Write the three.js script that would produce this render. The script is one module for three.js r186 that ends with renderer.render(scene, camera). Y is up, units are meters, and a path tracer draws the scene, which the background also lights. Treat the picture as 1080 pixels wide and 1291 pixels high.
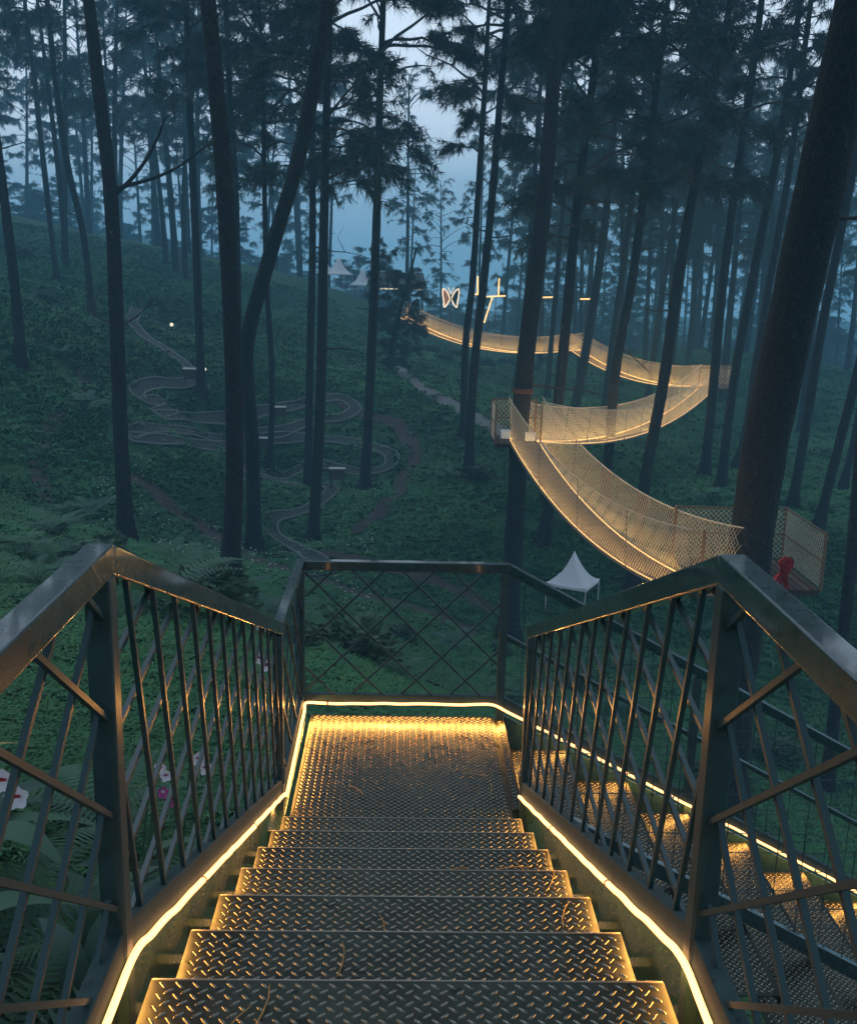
import * as THREE from 'three';
import { RoundedBoxGeometry } from 'three/addons/geometries/RoundedBoxGeometry.js';
import { mergeGeometries } from 'three/addons/utils/BufferGeometryUtils.js';
import { RectAreaLightUniformsLib } from 'three/addons/lights/RectAreaLightUniformsLib.js';
import { ImprovedNoise } from 'three/addons/math/ImprovedNoise.js';

// ---------------------------------------------------------------- camera, sky, light, exposure
const scene = new THREE.Scene();
const FPX = 1324.6, PW = 1080, PH = 1291;                         // focal length and size of the photograph in pixels
const camera = new THREE.PerspectiveCamera(2 * Math.atan(PH / 2 / FPX) * 180 / Math.PI, 856 / 1024, 0.05, 2000);
camera.rotation.order = 'YXZ';
camera.rotation.set(-0.2308, -0.0282, 0.0244);
camera.position.set(-0.038, 1.469, 0);
camera.updateMatrixWorld(true);

const skyW = 128, skyH = 64, skyData = new Float32Array(skyW * skyH * 4);
for (let j = 0; j < skyH; j++) for (let i = 0; i < skyW; i++) {
  const el = (j + 0.5) / skyH * Math.PI - Math.PI / 2, k = (j * skyW + i) * 4;
  const t = Math.max(0, Math.sin(el)), m = Math.max(0, Math.min(1, (t - 0.01) / 0.12)), q2 = m * m * (3 - 2 * m);   // dusk: blue mist low down, pale cloud above it, deeper blue overhead
  const low = [0.42, 0.86, 1.25], mid = [1.75, 1.98, 2.25], high = [0.42, 0.66, 1.0];
  const c = [0, 1, 2].map(k => { const a = low[k] + (mid[k] - low[k]) * q2; return a + (high[k] - a) * Math.pow(t, 0.9) * q2; });
  const puff = 1 + 0.05 * Math.sin(i * Math.PI * 2 / skyW * 3 + j * 0.7) * Math.sin(j * 0.45);
  for (let q = 0; q < 3; q++) skyData[k + q] = c[q] * puff;
  skyData[k + 3] = 1;
}
const sky = new THREE.DataTexture(skyData, skyW, skyH, THREE.RGBAFormat, THREE.FloatType);
sky.mapping = THREE.EquirectangularReflectionMapping; sky.magFilter = THREE.LinearFilter; sky.needsUpdate = true;
scene.background = sky; scene.environment = sky; scene.backgroundIntensity = 1.0; scene.environmentIntensity = 1.0;

const sun = new THREE.DirectionalLight(0xe8f0ff, 0.9);            // the last of the day through the clouds, very soft
sun.position.set(-18, 65, -62); sun.target.position.set(0, -5, -30);
sun.castShadow = true; sun.shadow.radius = 60; sun.shadow.mapSize.set(2048, 2048);
Object.assign(sun.shadow.camera, { left: -80, right: 80, top: 80, bottom: -80, near: 1, far: 250 });
sun.name = 'sunlight'; scene.add(sun, sun.target);
scene.fog = new THREE.FogExp2(new THREE.Color().setRGB(0.30, 0.76, 1.0), 0.0033);

const renderer = new THREE.WebGLRenderer({ antialias: true });
renderer.toneMapping = THREE.LinearToneMapping; renderer.toneMappingExposure = 0.70;
renderer.shadowMap.enabled = true;
RectAreaLightUniformsLib.init();

// ---------------------------------------------------------------- helpers
function rng(seed) { let a = seed >>> 0; return () => { a = (a + 0x6D2B79F5) >>> 0; let t = a; t = Math.imul(t ^ (t >>> 15), t | 1); t ^= t + Math.imul(t ^ (t >>> 7), t | 61); return ((t ^ (t >>> 14)) >>> 0) / 4294967296; }; }
const V = (x, y, d) => new THREE.Vector3(x, y, -d);               // d: metres ahead of the photographer
const noise = new ImprovedNoise();
const fbm = (x, y, z = 0.5) => noise.noise(x, y, z) + 0.5 * noise.noise(x * 2.1, y * 2.1, z + 3) + 0.25 * noise.noise(x * 4.3, y * 4.3, z + 7);
function ray(px, py) { return new THREE.Vector3((px - PW / 2) / FPX, -(py - PH / 2) / FPX, -1).applyQuaternion(camera.quaternion); }
function at(px, py, d) { const r = ray(px, py); return camera.position.clone().addScaledVector(r, d / -r.z); }
const taken = {};
function numbered(n) { if (!(n in taken)) { taken[n] = 0; return n; } taken[n]++; return n + '_' + String(taken[n]).padStart(3, '0'); }
function tag(o, label, category, group, kind) { if (label) o.userData.label = label; if (category) o.userData.category = category; if (group) o.userData.group = group; if (kind) o.userData.kind = kind; return o; }
function thing(name, label, category, pos, group) { const g = new THREE.Group(); g.name = numbered(name); if (pos) g.position.copy(pos); tag(g, label, category, group); scene.add(g); return g; }
function mesh(name, geo, mat, parent) { const m = new THREE.Mesh(geo, mat); m.name = name; m.castShadow = m.receiveShadow = true; parent.add(m); return m; }
function top(name, geo, mat, label, category, group, kind) { const m = mesh(numbered(name), geo, mat, scene); return tag(m, label, category, group, kind); }
class Soup {                                                       // triangles with normals and uv
  constructor() { this.p = []; this.n = []; this.u = []; this.c = []; this.i = []; }
  vert(p, n, u = 0, v = 0, c) { this.p.push(p.x, p.y, p.z); this.n.push(n.x, n.y, n.z); this.u.push(u, v); if (c) this.c.push(c[0], c[1], c[2]); return this.p.length / 3 - 1; }
  tri(a, b, c) { this.i.push(a, b, c); }
  tube(pts, radii, sides = 6, cap = false, off = null) {           // swept round section through pts
    const t = new THREE.Vector3(), a = new THREE.Vector3(), b = new THREE.Vector3(), q = new THREE.Vector3(), nn = new THREE.Vector3();
    let len = 0, first = true; const start = this.p.length / 3, m = pts.length;
    for (let k = 0; k < m; k++) {
      t.subVectors(pts[Math.min(m - 1, k + 1)], pts[Math.max(0, k - 1)]).normalize();
      const up = Math.abs(t.y) > 0.9 ? q.set(0, 0, 1) : q.set(0, 1, 0);
      if (first) { a.crossVectors(t, up).normalize(); first = false; } else a.addScaledVector(t, -a.dot(t)).normalize();
      b.crossVectors(t, a).normalize();
      if (k) len += pts[k].distanceTo(pts[k - 1]);
      const r = Array.isArray(radii) ? radii[k] : radii;
      for (let s = 0; s <= sides; s++) {
        const w = s / sides * Math.PI * 2; nn.set(0, 0, 0).addScaledVector(a, Math.cos(w)).addScaledVector(b, Math.sin(w));
        const rr = r * (off ? off(k, s % sides) : 1);
        this.vert(pts[k].clone().addScaledVector(nn, rr), nn, s / sides * 2 * Math.PI * r, len);
      }
    }
    for (let k = 0; k < m - 1; k++) for (let s = 0; s < sides; s++) {
      const A = start + k * (sides + 1) + s, B = A + sides + 1;
      this.tri(A, A + 1, B); this.tri(A + 1, B + 1, B);
    }
    if (cap) for (const [k, sg] of [[0, -1], [m - 1, 1]]) {
      t.subVectors(pts[Math.min(m - 1, k + 1)], pts[Math.max(0, k - 1)]).normalize().multiplyScalar(sg);
      const c0 = this.vert(pts[k], t), base = [];
      for (let s = 0; s <= sides; s++) { const o = (start + k * (sides + 1) + s) * 3; base.push(this.vert(new THREE.Vector3(this.p[o], this.p[o + 1], this.p[o + 2]), t)); }
      for (let s = 0; s < sides; s++) sg > 0 ? this.tri(c0, base[s + 1], base[s]) : this.tri(c0, base[s], base[s + 1]);
    }
  }
  build() {
    const g = new THREE.BufferGeometry();
    g.setAttribute('position', new THREE.Float32BufferAttribute(this.p, 3)); g.setAttribute('normal', new THREE.Float32BufferAttribute(this.n, 3)); g.setAttribute('uv', new THREE.Float32BufferAttribute(this.u, 2));
    if (this.c.length === this.p.length) g.setAttribute('color', new THREE.Float32BufferAttribute(this.c, 3));
    g.setIndex(this.i); if (this.flat) g.computeVertexNormals(); return g;
  }
}
function rel(pts, o) { return pts.map(p => p.clone().sub(o)); }
function texture(w, h, fn, srgb) {                                 // fn(u,v) -> [r,g,b] 0..1
  const d = new Uint8Array(w * h * 4);
  for (let j = 0; j < h; j++) for (let i = 0; i < w; i++) { const c = fn(i / w, j / h), k = (j * w + i) * 4; for (let q = 0; q < 3; q++) d[k + q] = Math.max(0, Math.min(255, c[q] * 255)); d[k + 3] = 255; }
  const t = new THREE.DataTexture(d, w, h); t.wrapS = t.wrapT = THREE.RepeatWrapping; t.magFilter = THREE.LinearFilter; t.minFilter = THREE.LinearMipmapLinearFilter; t.generateMipmaps = true;
  if (srgb) t.colorSpace = THREE.SRGBColorSpace; t.needsUpdate = true; return t;
}
const tn = (u, v, f, s) => {                                       // tiling noise
  const a = u * Math.PI * 2, b = v * Math.PI * 2, k = f / 6.283;
  return noise.noise(Math.cos(a) * k + s, Math.sin(a) * k + Math.cos(b) * k * 1.0, Math.sin(b) * k + s * 1.7);
};
const clamp = (x, a = 0, b = 1) => Math.min(b, Math.max(a, x));
function rgb(r, g, b) { return new THREE.Color().setRGB(r, g, b); }

// ---------------------------------------------------------------- materials
const paintRough = texture(256, 256, (u, v) => { const n = 0.62 + 0.22 * tn(u, v, 16, 1) + 0.14 * tn(u, v, 50, 5); const k = clamp(n); return [k, k, k]; });
const paintTone = texture(256, 256, (u, v) => { const n = clamp(0.88 + 0.16 * tn(u, v, 10, 9) + 0.08 * tn(u, v, 40, 2)); const chip = tn(u, v, 20, 21) > 0.55 ? 0.7 : 1; return [n * chip, n * chip, n * chip]; }, true);
const M = {
  paint: new THREE.MeshPhysicalMaterial({ color: rgb(0.020, 0.060, 0.058), roughness: 0.5, roughnessMap: paintRough, map: paintTone, clearcoat: 1.0, clearcoatRoughness: 0.06 }),
  bar: new THREE.MeshPhysicalMaterial({ color: rgb(0.014, 0.046, 0.048), roughness: 0.45, clearcoat: 0.35, clearcoatRoughness: 0.25 }),
  post: new THREE.MeshPhysicalMaterial({ color: rgb(0.020, 0.060, 0.058), roughness: 0.6, map: paintTone, clearcoat: 0.4, clearcoatRoughness: 0.25 }),
  dusty: new THREE.MeshPhysicalMaterial({ color: rgb(0.020, 0.060, 0.058), roughness: 0.7, map: paintTone }),
  plate: new THREE.MeshStandardMaterial({ color: rgb(0.052, 0.074, 0.046), metalness: 0.85, roughness: 0.58, roughnessMap: paintRough, map: paintTone }),
  stud: new THREE.MeshStandardMaterial({ color: rgb(0.215, 0.205, 0.16), metalness: 1.0, roughness: 0.27 }),
  led: new THREE.MeshStandardMaterial({ color: rgb(0.8, 0.7, 0.5), emissive: rgb(1, 0.44, 0.14), emissiveIntensity: 5, roughness: 0.6 }),
  ledFar: new THREE.MeshStandardMaterial({ color: rgb(0.8, 0.7, 0.5), emissive: rgb(1, 0.56, 0.16), emissiveIntensity: 2.6, roughness: 0.6 }),
  ledWhite: new THREE.MeshStandardMaterial({ color: rgb(0.8, 0.8, 0.8), emissive: rgb(1, 0.75, 0.45), emissiveIntensity: 1.6, roughness: 0.6 }),
  wire: new THREE.MeshStandardMaterial({ color: rgb(0.60, 0.54, 0.40), metalness: 0.2, roughness: 0.5 }),
  clip: new THREE.MeshStandardMaterial({ color: rgb(0.5, 0.4, 0.25), roughness: 0.5 }),
  rust: new THREE.MeshStandardMaterial({ color: rgb(0.16, 0.10, 0.06), metalness: 0.2, roughness: 0.75 }),
  cable: new THREE.MeshStandardMaterial({ color: rgb(0.12, 0.11, 0.10), metalness: 0.5, roughness: 0.5 }),
  canvas: new THREE.MeshPhysicalMaterial({ color: rgb(0.88, 0.88, 0.90), roughness: 0.85, transmission: 0.35, thickness: 0, side: THREE.DoubleSide }),
  whitePole: new THREE.MeshStandardMaterial({ color: rgb(0.6, 0.6, 0.6), roughness: 0.5, metalness: 0.3 }),
  red: new THREE.MeshStandardMaterial({ color: rgb(0.36, 0.015, 0.015), roughness: 0.85, side: THREE.DoubleSide }),
  orangeRope: new THREE.MeshStandardMaterial({ color: rgb(0.13, 0.055, 0.025), roughness: 0.9 }),
  white: new THREE.MeshStandardMaterial({ color: rgb(0.75, 0.75, 0.72), roughness: 0.6 }),
  asphalt: new THREE.MeshStandardMaterial({ color: rgb(0.028, 0.034, 0.028), roughness: 0.95 }),
  kerb: new THREE.MeshStandardMaterial({ color: rgb(0.12, 0.13, 0.115), roughness: 0.9 }),
  soil: new THREE.MeshStandardMaterial({ color: rgb(0.040, 0.028, 0.020), roughness: 1 }),
  gravel: new THREE.MeshStandardMaterial({ color: rgb(0.13, 0.125, 0.115), roughness: 0.95 }),
  darkWood: new THREE.MeshStandardMaterial({ color: rgb(0.05, 0.035, 0.025), roughness: 0.8 }),
  thatch: new THREE.MeshStandardMaterial({ color: rgb(0.06, 0.05, 0.04), roughness: 1 }),
};
M.plates = [[0.056, 0.064, 0.046, 0.58], [0.050, 0.058, 0.044, 0.48], [0.064, 0.070, 0.050, 0.68]].map(([r, g, b, q]) => { const m = M.plate.clone(); m.color.setRGB(r, g, b); m.roughness = q; return m; });
M.wornSteel = new THREE.MeshStandardMaterial({ color: rgb(0.26, 0.25, 0.21), metalness: 1, roughness: 0.42 });
const woodTone = texture(128, 256, (u, v) => { const g = 0.62 + 0.22 * tn(u, v * 0.3, 60, 4) + 0.2 * tn(u, v, 10, 8); return [g, g * 0.9, g * 0.8]; }, true);
M.planks = [0.17, 0.22, 0.27].map((a, i) => new THREE.MeshStandardMaterial({ color: rgb(a, a * 0.62, a * (0.40 + 0.03 * i)), roughness: 0.8, map: woodTone }));
const tn2 = (u, v, fu, fv, s) => { const a = u * Math.PI * 2, b = v * Math.PI * 2; return noise.noise(Math.cos(a) * fu / 6.283 + s, Math.sin(a) * fu / 6.283 + Math.cos(b) * fv / 6.283, Math.sin(b) * fv / 6.283 + s * 1.7); };
const barkH = (u, v) => { const x = tn2(u, v, 46, 15, 3), y = tn2(u, v, 90, 34, 11), z = tn2(u, v, 150, 80, 6); const crack = Math.abs(x + 0.5 * y); return clamp(Math.min(1, crack * 3.2) * 0.8 + 0.25 * z); };
const barkBump = texture(256, 512, (u, v) => { const h = barkH(u, v); return [h, h, h]; });
const barkTone = texture(256, 512, (u, v) => { const h = barkH(u, v), m = clamp(0.5 + tn(u, v, 9, 17)); const li = clamp((tn2(u, v, 26, 20, 31) + 0.4 * tn2(u, v, 120, 110, 37) - 0.28) * 6), k = 0.20 + 0.58 * h + 0.30 * li; return [k * (1 - 0.05 * m - 0.06 * li), k * (0.93 + 0.06 * m), k * (0.90 + 0.02 * m - 0.10 * li)]; }, true);
for (const t of [barkBump, barkTone]) t.repeat.set(1 / 1.2, 1 / 1.6);
M.bark = new THREE.MeshStandardMaterial({ color: rgb(0.060, 0.056, 0.054), map: barkTone, bumpMap: barkBump, bumpScale: 0.07, roughness: 0.95 });
M.twig = new THREE.MeshStandardMaterial({ color: rgb(0.045, 0.036, 0.03), roughness: 1 });
M.needles = [[0.030, 0.052, 0.034], [0.036, 0.058, 0.034], [0.028, 0.046, 0.036]].map(c => new THREE.MeshStandardMaterial({ color: rgb(...c), roughness: 0.8, side: THREE.DoubleSide }));
M.shrub = new THREE.MeshStandardMaterial({ color: rgb(0.045, 0.09, 0.04), roughness: 0.8, side: THREE.DoubleSide });
M.leaf = [[0.03, 0.085, 0.035], [0.04, 0.10, 0.05], [0.025, 0.065, 0.04]].map(c => new THREE.MeshPhysicalMaterial({ color: rgb(...c), roughness: 0.75, side: THREE.DoubleSide }));
M.leafYellow = new THREE.MeshStandardMaterial({ color: rgb(0.30, 0.20, 0.05), roughness: 0.6, side: THREE.DoubleSide });
M.petal = new THREE.MeshPhysicalMaterial({ color: rgb(0.80, 0.76, 0.80), roughness: 0.6, side: THREE.DoubleSide, transmission: 0.25, thickness: 0 });
M.petalPurple = new THREE.MeshStandardMaterial({ color: rgb(0.32, 0.03, 0.16), roughness: 0.6, side: THREE.DoubleSide });
M.petalRed = new THREE.MeshStandardMaterial({ color: rgb(0.45, 0.03, 0.04), roughness: 0.6, side: THREE.DoubleSide });

// ---------------------------------------------------------------- terrain: heights read where trees, paths and tents touch the ground
const control = [];                                                // [x, d, y]
const seen = [[290, 745, 22], [160, 680, 27], [395, 682, 35], [318, 685, 33], [340, 605, 44], [460, 612, 41], [250, 490, 46], [25, 462, 38], [112, 395, 52], [72, 352, 62], [180, 400, 57],
  [0, 300, 78], [215, 372, 66], [330, 372, 82], [430, 368, 97], [505, 424, 90], [495, 462, 62], [555, 502, 52], [590, 597, 40], [480, 578, 45], [645, 810, 29], [735, 795, 33], [650, 455, 92], [740, 520, 60],
  [900, 565, 54], [1000, 642, 37], [1062, 562, 50], [850, 440, 88], [1050, 485, 76], [500, 866, 13], [250, 835, 11], [60, 620, 30], [1030, 665, 33], [560, 660, 34], [230, 560, 38], [880, 660, 36]];
for (const [px, py, d] of seen) { const p = at(px, py, d); control.push([p.x, d, p.y]); }
control.push([-1.7, 1.2, -0.85], [-1.7, 3.2, -1.25], [-2.0, 5, -1.9], [0, 1, -1.3], [0, 4, -2.5], [0, 6.2, -2.9], [2.2, 4, -3.6], [3.4, 6, -4.3], [2, 1, -2.4], [5, 2, -4.2], [0, -4, -0.8], [-5, -4, 0.6], [6, -4, -3],
  [-6, 5, -1.2], [-5, 10, -2.2], [6, 12, -8], [9, 20, -10.2], [-14, 14, -1.5], [-20, 25, 0], [20, 10, -10], [24, 25, -10.5], [-40, 50, 6], [-70, 90, 12], [-34, 110, 4], [0, 120, -6], [40, 110, -9], [60, 70, -9], [80, 120, -10], [0, 170, -12], [-70, 170, 6], [70, 170, -14], [-50, 0, 12], [50, 0, -12], [0, -40, 6]);
const tps = (r2) => r2 < 1e-9 ? 0 : 0.5 * r2 * Math.log(r2);
const coef = (() => {
  const n = control.length, m = n + 3, A = [];
  for (let i = 0; i < n; i++) { const row = []; for (let j = 0; j < n; j++) row.push(tps((control[i][0] - control[j][0]) ** 2 + (control[i][1] - control[j][1]) ** 2) + (i === j ? 3 : 0)); row.push(1, control[i][0], control[i][1], control[i][2]); A.push(row); }
  for (const f of [() => 1, c => c[0], c => c[1]]) A.push([...control.map(f), 0, 0, 0, 0]);
  for (let k = 0; k < m; k++) { let b = k; for (let i = k; i < m; i++) if (Math.abs(A[i][k]) > Math.abs(A[b][k])) b = i; [A[k], A[b]] = [A[b], A[k]]; for (let i = 0; i < m; i++) if (i !== k) { const f = A[i][k] / A[k][k]; if (f) for (let j = k; j <= m; j++) A[i][j] -= f * A[k][j]; } }
  return A.map((r, k) => r[m] / r[k]);
})();
const soft = y => y < 6 ? Math.max(y, -16) : 6 + 12 * (1 - Math.exp(-(y - 6) / 12));
function smoothGround(x, d) {
  const n = control.length; let y = coef[n] + coef[n + 1] * x + coef[n + 2] * d;
  for (let i = 0; i < n; i++) y += coef[i] * tps((x - control[i][0]) ** 2 + (d - control[i][1]) ** 2);
  return y;
}
// height table for speed; beyond it the hills go on
const GX0 = -130, GX1 = 130, GD0 = -40, GD1 = 190, GS = 1, gw = (GX1 - GX0) / GS + 1, gh = (GD1 - GD0) / GS + 1, table = new Float32Array(gw * gh);
for (let j = 0; j < gh; j++) for (let i = 0; i < gw; i++) {
  const x = GX0 + i * GS, d = GD0 + j * GS, near = Math.hypot(x, d - 3);
  table[j * gw + i] = soft(smoothGround(x, d)) + clamp((near - 6) / 12) * (0.32 * fbm(x * 0.22, d * 0.22) + 0.10 * fbm(x * 0.7, d * 0.7, 4));
}
function ground(x, d) {
  const u = clamp((x - GX0) / GS, 0, gw - 1.001), v = clamp((d - GD0) / GS, 0, gh - 1.001), i = Math.floor(u), j = Math.floor(v), a = u - i, b = v - j, k = j * gw + i;
  return (table[k] * (1 - a) + table[k + 1] * a) * (1 - b) + (table[k + gw] * (1 - a) + table[k + gw + 1] * a) * b;
}
function hit(px, py, from = 8) { const r = ray(px, py); for (let d = from; d < 185; d += 0.1) { const p = camera.position.clone().addScaledVector(r, d / -r.z); if (p.y <= ground(p.x, d)) return p; } return camera.position.clone().addScaledVector(r, 185 / -r.z); }

const grassTone = texture(512, 512, (u, v) => { const a = tn(u, v, 26, 2), b = tn(u, v, 90, 7), c = tn(u, v, 200, 4); const k = clamp(0.80 + 0.2 * a + 0.3 * b + 0.3 * c); return [k * 0.95, k, k * 0.92]; }, true);
grassTone.repeat.set(0.25, 0.25);
const grassBump = texture(512, 512, (u, v) => { const k = clamp(0.5 + 0.4 * tn(u, v, 60, 12) + 0.45 * tn(u, v, 180, 15)); return [k, k, k]; });
grassBump.repeat.set(0.25, 0.25);
M.ground = new THREE.MeshStandardMaterial({ vertexColors: true, map: grassTone, bumpMap: grassBump, bumpScale: 0.12, roughness: 1 });
{ // fine near the stairs and the clearing, coarser far away: one sheet
  const xs = [], ds = [];
  for (let x = -400; x < -60; x += 12) xs.push(x); for (let x = -60; x < 60; x += 0.6) xs.push(x); for (let x = 60; x <= 400; x += 12) xs.push(x);
  for (let d = -60; d < -6; d += 6) ds.push(d); for (let d = -6; d < 110; d += 0.6) ds.push(d); for (let d = 110; d <= 420; d += 8) ds.push(d);
  const s = new Soup();
  for (const d of ds) for (const x of xs) {
    const y = ground(x, d);
    const a = fbm(x * 0.12, d * 0.12, 9), b = fbm(x * 0.6, d * 0.6, 2), bare = clamp((fbm(x * 0.2, d * 0.2, 21) - 0.25) * 2.5);
    const k = 1 + 0.45 * a, g = [(0.036 + 0.016 * b) * k, (0.135 + 0.045 * b) * k, (0.038 + 0.008 * b) * k];
    s.vert(V(x, y, d), { x: 0, y: 1, z: 0 }, x, d, [g[0] * (1 - bare) + 0.055 * bare, g[1] * (1 - bare) + 0.050 * bare, g[2] * (1 - bare) + 0.035 * bare]);
  }
  const w = xs.length; for (let j = 0; j < ds.length - 1; j++) for (let i = 0; i < w - 1; i++) { const k = j * w + i; s.tri(k, k + 1, k + w); s.tri(k + 1, k + w + 1, k + w); }
  const g = s.build(); g.computeVertexNormals();
  top('ground', g, M.ground, 'green grassy forest hillside falling to the right', 'ground', null, 'structure');
}
function ribbon(points, width, lift, uvs = 1) {                    // a strip that lies on the ground
  const c = new THREE.CatmullRomCurve3(points), n = Math.max(8, Math.ceil(c.getLength() / 0.35)), s = new Soup(), left = [], right = [];
  for (let k = 0; k <= n; k++) {
    const p = c.getPointAt(k / n), t = c.getTangentAt(k / n), q = new THREE.Vector3(-t.z, 0, t.x).normalize();
    const row = [];
    for (let e = -2; e <= 2; e++) { const x = p.x + q.x * width / 4 * e, z = p.z + q.z * width / 4 * e; row.push(new THREE.Vector3(x, 0, z)); }
    row.forEach((r, e) => { r.y = ground(r.x, -r.z) + lift; s.vert(r, { x: 0, y: 1, z: 0 }, e / 4 * width, k * 0.35); });
    left.push(row[0]); right.push(row[4]);
    if (k) for (let e = 0; e < 4; e++) { const a = (k - 1) * 5 + e; s.tri(a, a + 5, a + 1); s.tri(a + 1, a + 5, a + 6); }
  }
  const g = s.build(); g.computeVertexNormals(); return { g, left, right };
}
// winding downhill track in the clearing
const trackPx = [[173, 390], [167, 408], [186, 429], [215, 447], [240, 468], [248, 478], [228, 487], [192, 486], [172, 496], [182, 508], [206, 508], [216, 516], [198, 526], [245, 530], [312, 526], [372, 514], [404, 505], [432, 504], [448, 517],
  [434, 528], [398, 532], [358, 546], [325, 551], [250, 549], [172, 546], [160, 554], [242, 562], [322, 558], [402, 555], [468, 566], [494, 578], [486, 594], [462, 598], [392, 590], [300, 592], [290, 602], [350, 610], [414, 616], [396, 640], [344, 655], [342, 672], [378, 696], [404, 712]];
{
  const r = ribbon(trackPx.map(([a, b]) => hit(a, b)), 0.55, 0.07);
  const t = top('luge_track', r.g, M.asphalt, 'winding dark paved downhill track looping through the clearing', 'track', null, 'structure');
  for (const side of [r.left, r.right]) { const s = new Soup(); s.tube(side.map(p => p.clone().setY(p.y + 0.01)), 0.05, 5); mesh('kerb', s.build(), M.kerb, t); }
}
const pathLines = [];
for (const [pts, w, label, mat] of [
  [[[500, 462], [530, 486], [560, 505], [592, 524], [640, 548]], 1.0, 'pale gravel footpath slanting down behind the dark conifer', M.gravel],
  [[[78, 420], [104, 470], [104, 498], [62, 545], [48, 590], [60, 640]], 0.45, 'faint worn trail down the left hillside', M.soil],
  [[[168, 600], [205, 632], [258, 670], [300, 700], [360, 722], [430, 744], [520, 770], [600, 800]], 0.9, 'dark soil ditch running down the hillside below the track', M.soil],
  [[[420, 500], [455, 522], [500, 535], [518, 572], [505, 615], [478, 650], [440, 676]], 0.8, 'dark soil ditch curving round the right side of the track', M.soil],
  [[[380, 700], [470, 712], [560, 740], [620, 772]], 0.7, 'narrow bare soil cut in front of the landing', M.soil]])
  pathLines.push([pts.map(([a, b]) => hit(a, b)), w]) && top('dirt_path', ribbon(pts.map(([a, b]) => hit(a, b)), w, 0.05).g, mat, label, 'path', null, 'structure');

// ---------------------------------------------------------------- LED strip lamps
function ledStrip(pts, facing, label, group, opt = {}) {           // pts: world polyline, facing: where the light goes
  const { r = 0.0082, mat = M.led, power = 100, color = [1, 0.43, 0.09], wobble = 0, every = 1, seed = 3 } = opt;
  const g = thing('led_strip', label, 'LED strip', pts[0], group), rand = rng(seed), fine = [];
  for (let k = 0; k < pts.length - 1; k++) { const n = Math.max(1, Math.round(pts[k].distanceTo(pts[k + 1]) / (wobble ? 0.09 : 1))); for (let j = 0; j < n; j++) { const p = pts[k].clone().lerp(pts[k + 1], j / n); if (wobble && (j || k)) p.y += (rand() - 0.5) * wobble; fine.push(p); } }
  fine.push(pts[pts.length - 1]);
  const curve = wobble ? new THREE.CatmullRomCurve3(fine).getPoints(fine.length * 3) : fine;
  const s = new Soup(); s.tube(rel(curve, pts[0]), r, 8, true); mesh('light_tube', s.build(), mat, g);
  for (let k = 0; k + every < pts.length; k += every) {
    const a = pts[k], b = pts[Math.min(pts.length - 1, k + every)], l = a.distanceTo(b), f = facing.clone().normalize();
    const lamp = new THREE.RectAreaLight(rgb(...color), power, l, 2 * r); lamp.name = 'strip_light';
    const u = b.clone().sub(a).normalize(), nrm = f.addScaledVector(u, -f.dot(u)).normalize();
    lamp.position.copy(a).add(b).multiplyScalar(0.5).addScaledVector(nrm, r + 0.003).sub(pts[0]);
    lamp.quaternion.setFromRotationMatrix(new THREE.Matrix4().makeBasis(u, new THREE.Vector3().crossVectors(nrm, u).negate(), nrm.clone().negate()));
    g.add(lamp);
  }
  if (wobble) { const cs = new THREE.CylinderGeometry(r + 0.0022, r + 0.0022, 0.011, 10), c = new THREE.CatmullRomCurve3(curve), n = Math.floor(c.getLength() / 0.95); for (let k = 1; k < n; k++) { const m = mesh('clip', cs, M.clip, g); m.position.copy(c.getPointAt(k / n)).sub(pts[0]); m.quaternion.setFromUnitVectors(new THREE.Vector3(0, 1, 0), c.getTangentAt(k / n)); } }
  return g;
}

// ---------------------------------------------------------------- the steel staircase
const D0 = 1.928, RUN = 0.398, RISE = 0.162, RX = 0.575, HT = 0.943, HS = 0.072, YL = -7 * RISE, DP = D0 + 7 * RUN, ZF = 5.80, XR = 0.558, HW = 0.54, RUN2 = 0.38, RISE2 = 0.201;
const stair = thing('metal_staircase', 'dark green steel staircase with patterned treads and lattice railings', 'staircase', V(0, 0, D0));
const SO = stair.position;
function beam(name, a, b, w, h, mat = M.paint, parent = stair, round = 0.005) {
  const l = a.distanceTo(b), geo = new RoundedBoxGeometry(w, h, l, 2, round), pa = geo.attributes.position, m = mesh(name, geo, mat, parent);
  for (let k = 0; k < pa.count; k++) geo.attributes.uv.setXY(k, (pa.getX(k) + pa.getY(k)) * 2.2, pa.getZ(k) * 2.2 + a.x);
  m.position.copy(a).add(b).multiplyScalar(0.5).sub(SO); 
  const dir = b.clone().sub(a).normalize(); m.quaternion.setFromRotationMatrix(new THREE.Matrix4().lookAt(dir, new THREE.Vector3(), Math.abs(dir.y) > 0.95 ? new THREE.Vector3(0, 0, 1) : new THREE.Vector3(0, 1, 0)));
  return m;
}
const barGeo = new THREE.BoxGeometry(0.0115, 0.0115, 1);
function bar(a, b) { const m = mesh('bar', barGeo, M.bar, stair), dir = b.clone().sub(a); m.scale.z = dir.length(); dir.normalize(); m.position.copy(a).add(b).multiplyScalar(0.5).sub(SO); m.quaternion.setFromRotationMatrix(new THREE.Matrix4().lookAt(dir, new THREE.Vector3(), Math.abs(dir.y) > 0.95 ? new THREE.Vector3(1, 0, 0) : new THREE.Vector3(0, 1, 0))); return m; }
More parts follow.
